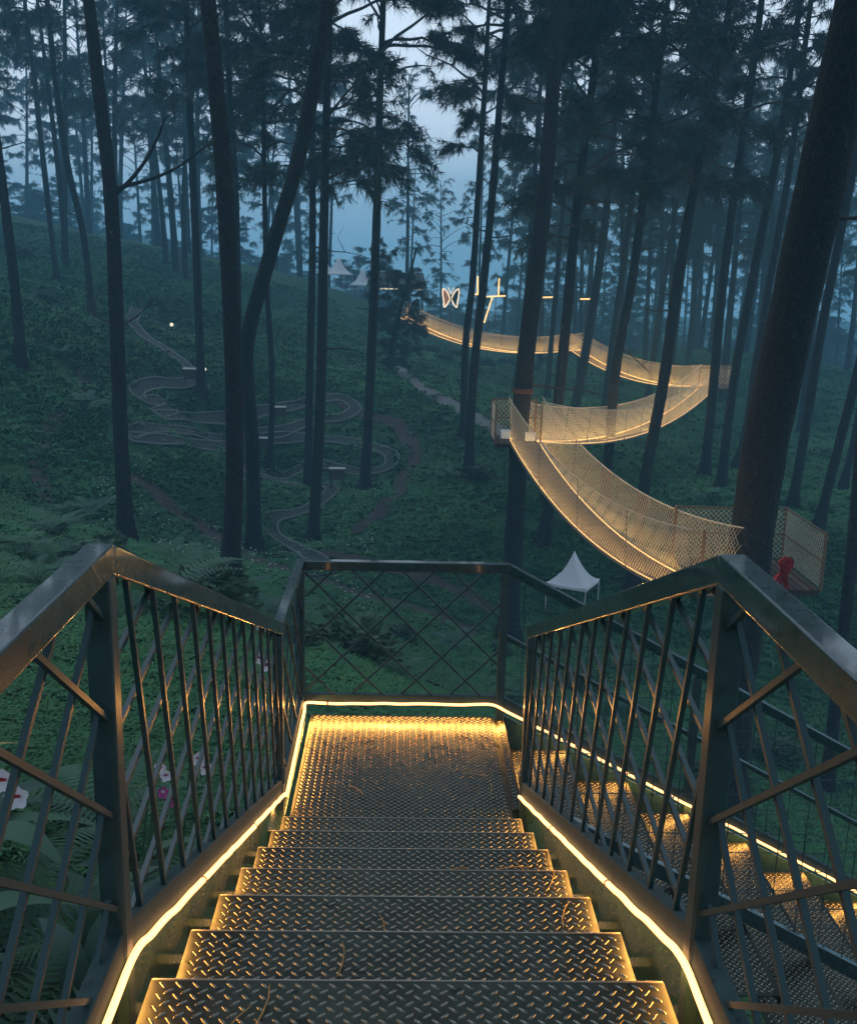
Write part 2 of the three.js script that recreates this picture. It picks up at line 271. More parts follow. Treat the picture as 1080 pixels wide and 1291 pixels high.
// patterned plate: thin sheet with a folded front lip and rows of raised lozenges
function lozenges(w, l, pitch = 0.0250) {
  const s = new Soup(), ni = Math.ceil((w + l) / pitch * 0.36) + 1, L = 0.0145, B = 0.0037, H = 0.0028;
  for (let i = -ni; i <= ni; i++) for (let j = -ni; j <= ni; j++) {
    const gx = i * pitch, gz = j * pitch, cx = (gx - gz) * Math.SQRT1_2, cz = (gx + gz) * Math.SQRT1_2, a = ((i + j) % 2 ? 1 : -1) * Math.PI / 4;
    if (Math.abs(cx) > w / 2 - 0.012 || Math.abs(cz) > l / 2 - 0.012) continue;
    const ca = Math.cos(a), sa = Math.sin(a), ring = [];
    const P = (u, v, y, nu, nv, ny) => { const n = new THREE.Vector3(nu * ca - nv * sa, ny, nu * sa + nv * ca).normalize(); return s.vert(new THREE.Vector3(cx + u * ca - v * sa, y, cz + u * sa + v * ca), n); };
    for (const [u, v] of [[L, 0], [L * 0.55, B * 0.85], [0, B], [-L * 0.55, B * 0.85], [-L, 0], [-L * 0.55, -B * 0.85], [0, -B], [L * 0.55, -B * 0.85]]) ring.push(P(u, v, 0, u / L * 0.5, v / B, 0.6));
    const t1 = P(L * 0.6, 0, H * 0.85, 0.35, 0, 1), t0 = P(0, 0, H, 0, 0, 1), t2 = P(-L * 0.6, 0, H * 0.85, -0.35, 0, 1);
    const f = (x, y, z) => s.tri(x, z, y);
    f(ring[0], ring[1], t1); f(ring[1], ring[2], t0); f(ring[1], t0, t1); f(ring[2], ring[3], t0); f(ring[3], t2, t0); f(ring[3], ring[4], t2); f(ring[4], ring[5], t2); f(ring[5], ring[6], t0); f(ring[5], t0, t2); f(ring[6], ring[7], t0); f(ring[7], t1, t0); f(ring[7], ring[0], t1);
  }
  return s.build();
}
const plateCache = {}; let plateCount = 0;
const edgeGeo = (() => { const s = new Soup(); s.tube([new THREE.Vector3(-HW + 0.002, 0, 0), new THREE.Vector3(HW - 0.002, 0, 0)], 0.0038, 8, true); return s.build(); })();
function plate(name, x0, x1, d0, d1, y, lip, parent = stair) {     // lip: 'far' | 'right' | 'none'
  const w = x1 - x0, l = d1 - d0, key = [w.toFixed(3), l.toFixed(3), lip].join();
  if (!plateCache[key]) {
    const parts = [new RoundedBoxGeometry(w, 0.006, l, 1, 0.0015)];
    if (lip === 'far') { const g = new THREE.BoxGeometry(w, 0.045, 0.005).toNonIndexed(); g.translate(0, -0.0265, -l / 2 + 0.003); parts.push(g); }
    if (lip === 'right') { const g = new THREE.BoxGeometry(0.005, 0.045, l).toNonIndexed(); g.translate(w / 2 - 0.003, -0.0265, 0); parts.push(g); }
    plateCache[key] = [mergeGeometries(parts), lozenges(w, l)];
  }
  const m = mesh(name, plateCache[key][0], M.plates[(plateCount++ * 5) % 3], parent); m.position.copy(V((x0 + x1) / 2, y - 0.003, (d0 + d1) / 2)).sub(SO);
  const k = mesh('raised_pattern', plateCache[key][1], M.stud, m); k.position.y = 0.0030; k.userData.kind = 'stuff';
  if (lip === 'far') { const e = mesh('nosing_edge', edgeGeo, M.wornSteel, m); e.position.set(0, -0.0005, -l / 2 - 0.003); }
  return m;
}
plate('upper_landing_plate', -HW, HW, D0 - 1.2, D0, 0, 'far');
plate('upper_landing_plate', -HW, HW, D0 - 2.4, D0 - 1.205, 0, 'none');
for (let i = 1; i <= 6; i++) plate('tread', -HW, HW, D0 + RUN * (i - 1) - 0.03, D0 + RUN * i, -RISE * i, 'far');
plate('landing_plate', -HW, HW, D0 + RUN * 6 - 0.05, ZF - 0.012, YL, 'none');
const treads2 = 8;
for (let i = 1; i <= treads2; i++) plate('tread', 0.60 + RUN2 * (i - 1) - 0.025, 0.60 + RUN2 * i, 4.12, ZF - 0.03, YL - RISE2 * i, 'right');
plate('landing_plate', HW + 0.003, 0.60, 4.72, ZF - 0.03, YL - 0.012, 'none');
// railings: lattice of square bars between a bottom and a top rail
function clip(poly, p, d) {                                        // part of the line p + t d inside a convex polygon
  let t0 = -1e9, t1 = 1e9;
  for (let k = 0; k < poly.length; k++) {
    const a = poly[k], b = poly[(k + 1) % poly.length], nx = -(b[1] - a[1]), ny = b[0] - a[0], den = nx * d[0] + ny * d[1], num = nx * (a[0] - p[0]) + ny * (a[1] - p[1]);
    if (Math.abs(den) < 1e-9) { if (num > 0) return null; continue; }
    if (den > 0) t0 = Math.max(t0, num / den); else t1 = Math.min(t1, num / den);
  }
  return t1 - t0 > 0.03 ? [t0, t1] : null;
}
function lattice(poly, sets, place) {                              // poly counter-clockwise in (s, y); sets: [angle from vertical, spacing, layer]
  for (const [deg, gap, layer] of sets) {
    const a = deg * Math.PI / 180, dir = [Math.sin(a), -Math.cos(a)], nrm = [Math.cos(a), Math.sin(a)];
    const ds = poly.map(p => p[0] * nrm[0] + p[1] * nrm[1]), lo = Math.min(...ds), hi = Math.max(...ds);
    for (let q = lo + gap * 0.6; q < hi; q += gap) {
      const p = [nrm[0] * q, nrm[1] * q], t = clip(poly, p, dir); if (!t) continue;
      bar(place(p[0] + dir[0] * t[0], p[1] + dir[1] * t[0], layer), place(p[0] + dir[0] * t[1], p[1] + dir[1] * t[1], layer));
    }
  }
}
for (const sx of [-1, 1]) {
  const X = sx * (RX + 0.027), inner = (s, y, l) => V(X + sx * 0.0075 * l, y, s), railY = HT - 0.03, postD = D0 - 0.01, botY = HS + 0.027;
  // top rails
  beam('handrail', V(X, railY, D0 - 2.4), V(X, railY, D0 + 0.006), 0.052, 0.06);
  beam('handrail', V(X, railY - 0.002, D0 + 0.004), V(X, railY + YL - 0.002, DP + 0.012), 0.051, 0.058);
  // posts
  beam('post', V(X, -0.45, postD), V(X, railY - 0.03, postD), 0.05, 0.05, M.post);
  beam('post', V(X, YL - 0.15, DP), V(X, railY + YL - 0.03, DP), 0.046, 0.046, M.post);
  beam('post', V(X, -0.35, D0 - 1.7), V(X, railY - 0.03, D0 - 1.7), 0.05, 0.05, M.post);
  // bottom rails and stringer plates below them
  beam('bottom_rail', V(X, botY, D0 - 2.4), V(X, botY, D0 + 0.004), 0.040, 0.07, M.dusty);
  beam('bottom_rail', V(X, botY - 0.001, D0 + 0.002), V(X, botY + YL, DP + 0.01), 0.039, 0.07, M.dusty);
  beam('stringer', V(X + sx * 0.006, botY - 0.145, D0 - 2.4), V(X + sx * 0.006, botY - 0.145, D0 + 0.03), 0.012, 0.22, M.paint, stair, 0.002);
  beam('stringer', V(X + sx * 0.006, botY - 0.17, D0), V(X + sx * 0.006, botY - 0.17 + YL, DP + 0.1), 0.012, 0.24, M.paint, stair, 0.002);
  for (let i = 1; i <= 6; i++) beam('tread_bracket', V(sx * (HW - 0.12), -RISE * i - 0.085, D0 + RUN * (i - 0.5)), V(X, -RISE * i - 0.085, D0 + RUN * (i - 0.5)), 0.04, 0.04, M.bar, stair, 0.003);
  beam('clamp', V(X, YL + 0.13, DP), V(X, YL + 0.19, DP), 0.062, 0.062, M.post);
  // lattice panels
  lattice([[D0 - 2.3, botY + 0.02], [D0 - 0.03, botY + 0.02], [D0 - 0.03, railY - 0.02], [D0 - 2.3, railY - 0.02]], [[53, 0.165, -1], [-53, 0.165, 1]], inner);
  const m = YL / (DP - D0), yb = s => botY + 0.02 + m * (s - D0), yt = s => railY - 0.02 + m * (s - D0), a = D0 + 0.02, b = DP - 0.025;
  lattice([[a, yb(a)], [b, yb(b)], [b, yt(b)], [a, yt(a)]], [[15, 0.19, -1], [98, 0.15, 1]], inner);
}
{ // landing: left side, far side, and the flight that turns off to the right
  const X = -(RX + 0.027), rY = HT - 0.03 + YL, bY = HS + 0.02 + YL, Z = ZF + 0.02;
  beam('handrail', V(X, rY, DP + 0.014), V(X, rY, Z + 0.026), 0.05, 0.058);
  beam('bottom_rail', V(X, bY, DP + 0.012), V(X, bY, Z), 0.038, 0.064, M.dusty);
  beam('post', V(X, YL - 0.2, Z), V(X, rY - 0.03, Z), 0.048, 0.048, M.post);
  lattice([[DP + 0.02, bY + 0.02], [Z - 0.02, bY + 0.02], [Z - 0.02, rY - 0.02], [DP + 0.02, rY - 0.02]], [[45, 0.2, -1], [-45, 0.2, 1]], (s, y, l) => V(X - 0.0075 * l, y, s));
  beam('handrail', V(X + 0.026, rY - 0.001, Z), V(XR + 0.045, rY - 0.001, Z), 0.05, 0.056);
  beam('bottom_rail', V(X + 0.024, bY, Z), V(XR + 0.02, bY, Z), 0.038, 0.064, M.dusty);
  beam('post', V(XR + 0.02, YL - 0.2, Z), V(XR + 0.02, rY - 0.03, Z), 0.048, 0.048, M.post);
  lattice([[X + 0.03, bY + 0.02], [XR - 0.005, bY + 0.02], [XR - 0.005, rY - 0.02], [X + 0.03, rY - 0.02]], [[45, 0.205, -1], [-45, 0.205, 1]], (s, y, l) => V(s, y, Z + 0.0075 * l));
  const sl = RISE2 / RUN2, x1 = 3.6, drop = -sl * (x1 - XR);
  beam('handrail', V(XR + 0.04, rY - 0.004, Z), V(x1, rY + drop, Z), 0.05, 0.056);
  beam('bottom_rail', V(XR + 0.02, bY - 0.002, Z), V(x1, bY + drop, Z), 0.038, 0.064, M.dusty);
  beam('stringer', V(XR - 0.02, bY - 0.2, Z + 0.008), V(x1, bY - 0.2 + drop, Z + 0.008), 0.012, 0.24, M.paint, stair, 0.002);
  beam('middle_rail', V(XR + 0.04, rY - 0.42, Z), V(x1, rY - 0.42 + drop, Z), 0.03, 0.03);
  for (const px of [1.75, 2.95]) beam('post', V(px, bY - sl * (px - XR) - 0.2, Z), V(px, rY - sl * (px - XR) - 0.03, Z), 0.046, 0.046, M.post);
  // thin welded wire grid on that flight, both sides
  for (const [dz, z0] of [[0.012, Z + 0.02], [0, 4.66]]) {
    const s = new Soup(), at0 = (x, h) => V(x, bY - sl * (x - XR) + h, z0).sub(SO);
    const yTop = z0 > 5 ? rY - bY - 0.03 : 0.62;
    for (let x = 0.70; x < x1; x += 0.13) s.tube([at0(x, 0.02), at0(x, yTop)], 0.0026, 4);
    for (let y = -2.6; y < 0; y += 0.105) { const xa = Math.max(0.66, XR + (bY + 0.02 - y) / sl), xb = Math.min(x1, XR + (bY + yTop - y) / sl); const a = Math.max(0.66, Math.min(xa, xb)), b = Math.max(xa, xb); if (b > a + 0.05) s.tube([V(a, y, z0 + 0.005).sub(SO), V(b, y, z0 + 0.005).sub(SO)], 0.0028, 4); }
    mesh('wire_grid', s.build(), M.bar, stair);
  }
  beam('bottom_rail', V(0.63, bY - 0.04, 4.66), V(x1, bY + drop - 0.04, 4.66), 0.04, 0.075);
  // legs down to the hillside
  for (const [x, d, y] of [[-0.602, ZF + 0.02, YL - 0.2], [XR + 0.02, ZF + 0.02, YL - 0.2], [-0.602, D0 - 0.01, -0.45], [0.602, D0 - 0.01, -0.45], [0.602, DP, YL - 0.15], [-0.602, DP, YL - 0.15], [2.95, ZF + 0.02, -2.65], [0.602, D0 - 1.7, -0.35], [-0.602, D0 - 1.7, -0.35], [2.95, 4.3, -2.45]]) beam('leg', V(x, ground(x, d) - 0.3, d), V(x, y + 0.002, d), 0.05, 0.05);
  for (let i = 1; i <= treads2; i++) beam('tread_bracket', V(0.60 + RUN2 * (i - 0.55), YL - RISE2 * i - 0.03, 4.14), V(0.60 + RUN2 * (i - 0.55), YL - RISE2 * i - 0.03, ZF), 0.04, 0.04);
  beam('landing_beam', V(-0.59, YL - 0.06, 4.5), V(-0.59, YL - 0.06, ZF), 0.05, 0.09); beam('landing_beam', V(0.57, YL - 0.07, 4.75), V(0.57, YL - 0.07, ZF), 0.05, 0.08);
}
// warm LED rope on the inside of the bottom rails
const ropeG = 'LED strips along the staircase';
for (const sx of [-1, 1]) {
  const x = sx * (RX - 0.006), side = sx < 0 ? 'that also has the landing corner' : 'that faces the bridge';
  ledStrip([V(x, HS, D0 - 1.4), V(x, HS, D0 - 0.05), V(x, HS - 0.02, D0 + 0.04), V(x, HS + YL + 0.02, DP - 0.06)], new THREE.Vector3(-sx * 0.3, -1, 0), `warm glowing LED strip down the flight on the railing ${side}`, ropeG, { wobble: 0.006, seed: 11 + sx });
}
ledStrip([V(-RX + 0.006, HS + YL - 0.03, DP + 0.02), V(-RX + 0.006, HS + YL, ZF - 0.012), V(XR - 0.02, HS + YL + 0.004, ZF - 0.012), V(XR + 0.16, HS + YL - 0.09, ZF - 0.012)], new THREE.Vector3(0.5, -0.55, 0.8), 'warm glowing LED strip bent round the lower landing edge', ropeG, { wobble: 0.006, seed: 5, power: 175 });
ledStrip([V(XR + 0.17, HS + YL - 0.095, ZF - 0.012), V(1.8, HS + YL - 0.095 - 1.07 * 0.529, ZF - 0.012), V(3.5, HS + YL - 0.095 - 2.77 * 0.529, ZF - 0.012)], new THREE.Vector3(0, -1, 0.35), 'warm glowing LED strip descending beside the side flight', ropeG, { wobble: 0.006, seed: 8, power: 95 });

// ---------------------------------------------------------------- pines
const crowns = [];                                                 // shared crown shapes, 10 m tall
function makeCrown(seed, sparse) {
  const R = rng(seed), tw = new Soup(), nd = Object.assign(new Soup(), { flat: true }), up = new THREE.Vector3(0, 1, 0);
  const needle = (p, dir, len, wid) => {
    const side = new THREE.Vector3(R() - 0.5, R() - 0.5, R() - 0.5).cross(dir).normalize(), n = new THREE.Vector3().crossVectors(side, dir).normalize(); if (n.y < 0) n.negate();
    const a = nd.vert(p.clone().addScaledVector(side, wid / 2), n), b = nd.vert(p.clone().addScaledVector(side, -wid / 2), n), m = nd.vert(p.clone().addScaledVector(dir, len).add(new THREE.Vector3(0, -len * 0.25, 0)), n);
    nd.tri(a, b, m);
  };
  const tuft = (p, dir) => {
    const k = 9 + Math.floor(R() * 5);
    for (let j = 0; j < k; j++) { const v = dir.clone().multiplyScalar(0.75).add(new THREE.Vector3(R() - 0.5, R() - 0.6, R() - 0.5).multiplyScalar(1.8)).normalize(); needle(p, v, 0.18 + R() * 0.20, 0.020 + R() * 0.014); }
  };
  for (let h = 0.2; h < 9.8;) {
    const f = h / 10, L = (f < 0.3 ? 1.4 + f * 4.5 : 3.1 * Math.pow(1 - f, 0.6) + 0.6) * (0.5 + R() * 0.8), a = R() * Math.PI * 2, rise = 0.30 + f * 0.45 + (R() - 0.5) * 0.7;
    const o = new THREE.Vector3(0, h, 0), out = new THREE.Vector3(Math.cos(a), 0, Math.sin(a)), pts = [], n = 7, bend = (R() - 0.5) * 0.8;
    const q = new THREE.Vector3(-out.z, 0, out.x);
    for (let k = 0; k <= n; k++) { const t = k / n; pts.push(o.clone().addScaledVector(out, L * t).addScaledVector(q, L * bend * t * t * 0.5).add(new THREE.Vector3((R() - 0.5) * 0.12, L * (rise * t - 0.26 * t * t) + (R() - 0.5) * 0.1, (R() - 0.5) * 0.12))); }
    tw.tube(pts, pts.map((_, k) => 0.05 * (1 - 0.8 * k / n) * (0.6 + 0.1 * L)), 4);
    const twigs = Math.round(L * 6.6 * sparse * (R() < 0.18 ? 0.1 : 1));
    for (let k = 0; k < twigs; k++) {
      const t = 0.42 + 0.58 * Math.sqrt(R()), i = Math.min(n - 1, Math.floor(t * n)), p = pts[i].clone().lerp(pts[i + 1], t * n - i), d = out.clone().multiplyScalar(0.8).addScaledVector(q, (R() - 0.5) * 2.2).addScaledVector(up, 0.45 - R() * 1.1).normalize(), l = 0.3 + R() * 0.6;
      const e = p.clone().addScaledVector(d, l).add(new THREE.Vector3(0, -l * 0.25, 0)); tw.tube([p, p.clone().lerp(e, 0.5).add(new THREE.Vector3(0, l * 0.07, 0)), e], [0.012, 0.009, 0.005], 3);
      const nt = 4 + Math.floor(R() * 4); for (let j = 0; j < nt; j++) tuft(p.clone().lerp(e, (j + 0.6) / nt).add(new THREE.Vector3((R() - 0.5) * 0.14, (R() - 0.5) * 0.1, (R() - 0.5) * 0.14)), d);
    }
    h += 0.10 + R() * 0.30;
  }
  return { limbs: tw.build(), needles: nd.build() };
}
for (let k = 0; k < 6; k++) crowns.push(makeCrown(100 + k * 17, [1.0, 0.75, 1.15, 0.85, 1.05, 0.65][k]));
const trunkObstacles = [];
function deadBranches(pts, g, seed, n, lo, hi, radius) {           // snags left on the bare part of a trunk
  const R = rng(seed);
  for (let k = 0; k < n; k++) {
    const s = new Soup(), t = (lo + (hi - lo) * R()) * (pts.length - 1), i = Math.min(pts.length - 2, Math.floor(t)), p = pts[i].clone().lerp(pts[i + 1], t - i), a = R() * 6.283, L = 0.5 + R() * R() * 2.6, b = [p];
    let d = new THREE.Vector3(Math.cos(a), 0.25 - R() * 0.5, Math.sin(a) * 0.6);
    for (let j = 1; j <= 5; j++) { d.add(new THREE.Vector3((R() - 0.5) * 0.45, (R() - 0.5) * 0.45 + 0.06, (R() - 0.5) * 0.45)); b.push(b[j - 1].clone().addScaledVector(d.clone().normalize(), L / 5)); }
    s.tube(b, b.map((_, j) => 0.03 * (1 - j / 6) + 0.004), 5);
    if (L > 1.3) { const e = [b[3], b[3].clone().add(new THREE.Vector3((R() - 0.5) * 0.7, 0.2 + R() * 0.4, (R() - 0.5) * 0.7)), b[3].clone().add(new THREE.Vector3((R() - 0.5) * 1.2, 0.6 + R() * 0.6, (R() - 0.5) * 1.2))]; s.tube(e, [0.014, 0.01, 0.004], 4); }
    mesh('dead_branch', s.build(), M.twig, g);
  }
}
let treeSeed = 1;
function pine(line, d, wpx, label, o = {}) {                       // line: pixels up the trunk, first one at the foot; wpx: trunk width seen
  const seed = treeSeed++ * 7919, R = rng(seed), ww = wpx * (wpx > 50 ? 0.93 : wpx > 18 ? 0.80 : 0.86), r0 = ww * d / FPX / 2, dd = k => Array.isArray(d) ? d[k] : d;
  const w = line.map(([x, y], k) => at(x, y, dd(k))), foot = w[0].clone(); foot.y = ground(foot.x, -foot.z);
  const rr = Array.isArray(d) ? ww * d[0] / FPX / 2 : r0;
  const H = o.height || 23 + R() * 5, pts = [new THREE.Vector3(foot.x, foot.y - 0.35, foot.z), foot.clone(), ...w.slice(1)];
  let last = pts[pts.length - 1], dir = last.clone().sub(pts[pts.length - 2]).normalize();
  while (last.y < foot.y + H - 0.5) { dir.add(new THREE.Vector3((R() - 0.5) * 0.05, 0.10, (R() - 0.5) * 0.05)).normalize(); last = last.clone().addScaledVector(dir, 1.6); pts.push(last); }
  const c = new THREE.CatmullRomCurve3(pts, false, 'centripetal'), n = 60, path = [], rad = [];
  const oo = foot.clone();
  for (let k = 0; k <= n; k++) { const t = k / n, p = c.getPointAt(t); path.push(p.clone().sub(oo)); const h = clamp((p.y - foot.y) / H); rad.push(Math.max(0.03, rr * (1.08 - 0.78 * h * h - 0.14 * h) * (1 + 0.75 * Math.exp(-Math.max(0, p.y - foot.y) / 0.42)) * (1 + 0.05 * (R() - 0.5)))); }
  const g = thing('pine_tree', label, 'tree', oo, o.group);
  const s = new Soup(); s.tube(path, rad, 14, false, (k, q) => 1 + 0.06 * noise.noise(q * 1.7 + seed, k * 0.5, 0.3) + 0.22 * Math.exp(-k / 1.6) * Math.sin(q * 2.25 + seed)); mesh('trunk', s.build(), M.bark, g);
  deadBranches(path, g, seed + 5, o.snags ?? 5, 0.2, 0.62, rr);
  const cb = o.crownBase ?? ((Array.isArray(d) ? d[0] : d) < 34 ? 0.76 : 0.42 + R() * 0.16), base = c.getPointAt(clamp(cb)).sub(oo), tip = path[n], cr = crowns[o.crown ?? Math.floor(R() * 6)], len = tip.distanceTo(base) * 1.05;
  const axis = tip.clone().sub(base).normalize(), spin = new THREE.Quaternion().setFromUnitVectors(new THREE.Vector3(0, 1, 0), axis).multiply(new THREE.Quaternion().setFromAxisAngle(new THREE.Vector3(0, 1, 0), R() * 6.283));
  const fat = (o.fat ?? 1) * (1.0 + R() * 0.4);
  const a = mesh('crown', cr.needles, M.needles[Math.floor(R() * 3)], g); a.position.copy(base); a.quaternion.copy(spin); a.scale.set(fat, len / 10, fat);
  const b = mesh('limbs', cr.limbs, M.twig, g); b.position.copy(base); b.quaternion.copy(spin); b.scale.copy(a.scale);
  trunkObstacles.push([foot.x, -foot.z, rr]);
  return { g, foot, rr, curve: c };
}
const T = {};
T.leftBig = pine([[160, 682], [152, 540], [147, 400], [140, 250], [122, 90], [112, 0]], 27, 22, 'tall dark pine left of the forked pines, bent at a swollen knot', { snags: 4 });
{ // the two long bare boughs on that pine
  const g = T.leftBig.g, o = g.position; for (const ln of [[[144, 246], [160, 232], [182, 205], [200, 172], [208, 150], [224, 140]], [[145, 240], [160, 234], [190, 226], [222, 212], [250, 192], [270, 178]]]) { const s = new Soup(), q = ln.map(([a, b], k) => at(a, b, 27 - 0.25 * k).sub(o)); s.tube(new THREE.CatmullRomCurve3(q).getPoints(14), Array.from({ length: 15 }, (_, k) => 0.062 - 0.0036 * k), 6); mesh('bare_bough', s.build(), M.bark, g); }
}
T.thick = pine([[290, 747], [296, 600], [294, 450], [284, 250], [268, 60], [262, 0]], 22, 27, 'thick straight pine standing just beyond the staircase railing', { snags: 3 });
T.lean = pine([[320, 687], [318, 560], [311, 440], [338, 330], [376, 200], [404, 60], [414, 0]], [33, 32, 31, 29.5, 28, 26.5, 26], 21, 'crooked pine that bends sharply and leans across behind the thick pine', { snags: 4 });
pine([[302, 575], [300, 420], [297, 250], [288, 80]], 46, 11, 'slender pine half hidden behind the thick pine', { snags: 2 });
pine([[395, 684], [404, 500], [408, 300], [412, 120], [416, 0]], 35, 15, 'straight pine whose foot stands inside the lower track loop', { snags: 4 });
pine([[388, 590], [391, 450], [394, 300], [394, 150]], 42, 11, 'slim straight pine close behind another in the track clearing', { snags: 3 });
pine([[340, 608], [343, 480], [336, 350], [332, 150]], 44, 8, 'very thin wavy pine growing in the track clearing', { snags: 3 });
pine([[460, 615], [468, 450], [474, 300], [478, 150], [483, 0]], 41, 13, 'straight pine beside the round track bend', { snags: 5, crownBase: 0.45 });
pine([[254, 492], [250, 380], [244, 240], [238, 100]], 46, 11, 'pine at the end of the straight track section', { snags: 4 });
pine([[28, 464], [20, 370], [8, 270], [-4, 180]], 38, 13, 'leaning pine on the open left slope', { snags: 3 });
pine([[116, 397], [106, 300], [86, 210], [70, 100], [62, 20]], 52, 9, 'curved pine leaning over the worn left trail', { snags: 4 });
pine([[72, 354], [62, 270], [50, 160]], 62, 7, 'thin hazy pine high on the left slope', { snags: 2 });
pine([[590, 602], [597, 470], [609, 360], [621, 240], [632, 100]], 40, 12, 'front one of two pines crossing the far bridge span', { snags: 3 });
pine([[584, 548], [587, 430], [595, 360], [604, 220], [612, 90]], 46, 10, 'rear one of two pines crossing the far bridge span', { snags: 2 });
pine([[650, 480], [662, 390], [672, 250], [680, 120]], 64, 8, 'thin hazy pine just left of the thick platform pine', { snags: 2 });
T.mid = pine([[640, 815], [650, 640], [655, 540], [666, 420], [684, 270], [696, 120], [702, 0]], 29, 29, 'thick pine carrying the middle bridge platform', { snags: 4 });
pine([[672, 800], [682, 690], [703, 510], [714, 400], [724, 290], [738, 170], [752, 60]], 36, 16, 'pine rising just behind the middle bridge platform', { snags: 4 });
pine([[748, 770], [756, 690], [768, 560], [776, 465], [798, 344], [822, 150], [836, 40]], 38, 14, 'pine standing beside the small white canopy', { snags: 4 });
pine([[796, 740], [814, 600], [836, 480], [860, 315], [892, 150], [915, 30]], 34, 17, 'leaning pine in front of the second bridge span', { snags: 4 });
pine([[884, 640], [898, 494], [911, 355], [936, 170]], 42, 13, 'pine at the outer bridge platform', { snags: 3 });
pine([[906, 640], [924, 483], [943, 378], [978, 200]], 40, 13, 'leaning pine right behind the huge leaning trunk', { snags: 3 });
pine([[922, 640], [936, 560], [960, 411], [990, 240]], 44, 11, 'slim leaning pine partly covered by the huge trunk', { snags: 3 });
T.huge = pine([[925, 850], [950, 650], [972, 520], [995, 410], [1022, 290], [1052, 150], [1085, 0]], [20, 19, 18, 16.8, 15.8, 14.8, 14], 58, 'huge leaning pine trunk with the near bridge platform around it', { snags: 2, height: 27, crownBase: 0.68, fat: 1.1 });
pine([[998, 644], [1018, 520], [1036, 410], [1066, 260]], 37, 13, 'leaning pine on the lower right slope', { snags: 3 });
pine([[1030, 668], [1052, 580], [1075, 490], [1110, 350]], 33, 13, 'leaning pine beyond the near platform fence', { snags: 3 });
pine([[1060, 630], [1075, 560], [1098, 440]], 40, 10, 'thin pine farthest along the lower right slope', { snags: 2 });
pine([[1064, 800], [1074, 690], [1085, 560], [1100, 400]], 22, 18, 'pine just past the near platform on the downhill side', { snags: 2 });
pine([[722, 545], [742, 420], [760, 300], [772, 180]], 56, 13, 'hazy pine at the upper bridge platform', { snags: 3 });
pine([[758, 560], [772, 430], [790, 300], [806, 170]], 60, 9, 'hazy pine behind the second bridge span', { snags: 2 });
pine([[690, 480], [706, 300], [716, 180]], 62, 7, 'thin hazy pine left of the upper bridge platform', { snags: 2 });
pine([[840, 520], [852, 400], [868, 280], [884, 150]], 64, 10, 'hazy pine behind the outer bridge platform', { snags: 2 });
pine([[815, 520], [830, 400], [850, 270]], 66, 8, 'thin hazy pine between the two right bridge spans', { snags: 2 });
pine([[1010, 540], [1022, 420], [1040, 300]], 58, 11, 'hazy pine behind the huge trunk on the right slope', { snags: 3 });
// pines round the top of the stairs, whose shade lies over them
function shadePine(x, d, H, r, crown, label) {
  const y = ground(x, d), g = thing('pine_tree', label, 'tree', V(x, y, d), 'pines round the top of the stairs'), s = new Soup(), path = Array.from({ length: 12 }, (_, k) => new THREE.Vector3(0.05 * k * (x > 0 ? 1 : -1), H * k / 11 - 0.4 * (k === 0), 0.03 * k));
  s.tube(path, path.map((_, k) => r * (1.1 - 0.07 * k)), 12); mesh('trunk', s.build(), M.bark, g);
  const i = 4, a = mesh('crown', crowns[crown].needles, M.needles[crown % 3], g), b = mesh('limbs', crowns[crown].limbs, M.twig, g); for (const q of [a, b]) { q.position.copy(path[i]); q.scale.set(1.5, (H - path[i].y) / 9.6, 1.5); q.rotation.y = x; }
}
shadePine(-4.6, 1.5, 21, 0.3, 0, 'pine standing uphill of the upper landing'); shadePine(4.4, 0.5, 24, 0.32, 2, 'pine standing downhill of the upper landing'); shadePine(-1.8, -4.5, 20, 0.28, 4, 'pine behind the upper landing'); shadePine(2.4, -6, 22, 0.3, 0, 'pine farther behind the upper landing'); shadePine(-6.5, 5.5, 22, 0.3, 2, 'pine uphill of the stair flight');
// hazy pines on the slopes behind: three shapes, copied
const protos = [];
function farPine(seed) {
  const R = rng(seed), g = new THREE.Group(), path = [], rad = [], H = 20, lx = (R() - 0.4) * 2.2, lz = (R() - 0.5) * 1.5;
  for (let k = 0; k <= 14; k++) { const t = k / 14; path.push(new THREE.Vector3(lx * t * t + Math.sin(t * 5 + seed) * 0.12, H * t - 0.5 * (1 - t), lz * t)); rad.push(0.2 * (1.1 - 0.85 * t)); }
  const s = new Soup(); s.tube(path, rad, 7); mesh('trunk', s.build(), M.bark, g);
  deadBranches(path, g, seed + 3, 2, 0.25, 0.6, 0.2);
  const cr = crowns[seed % 6], i = 6, a = mesh('crown', cr.needles, M.needles[seed % 3], g); a.position.copy(path[i]); a.scale.set(0.95, (H - path[i].y) / 10 * 1.05, 0.95);
  const b = mesh('limbs', cr.limbs, M.twig, g); b.position.copy(a.position); b.scale.copy(a.scale);
  return g;
}
for (let k = 0; k < 4; k++) protos.push(farPine(31 + k * 5));
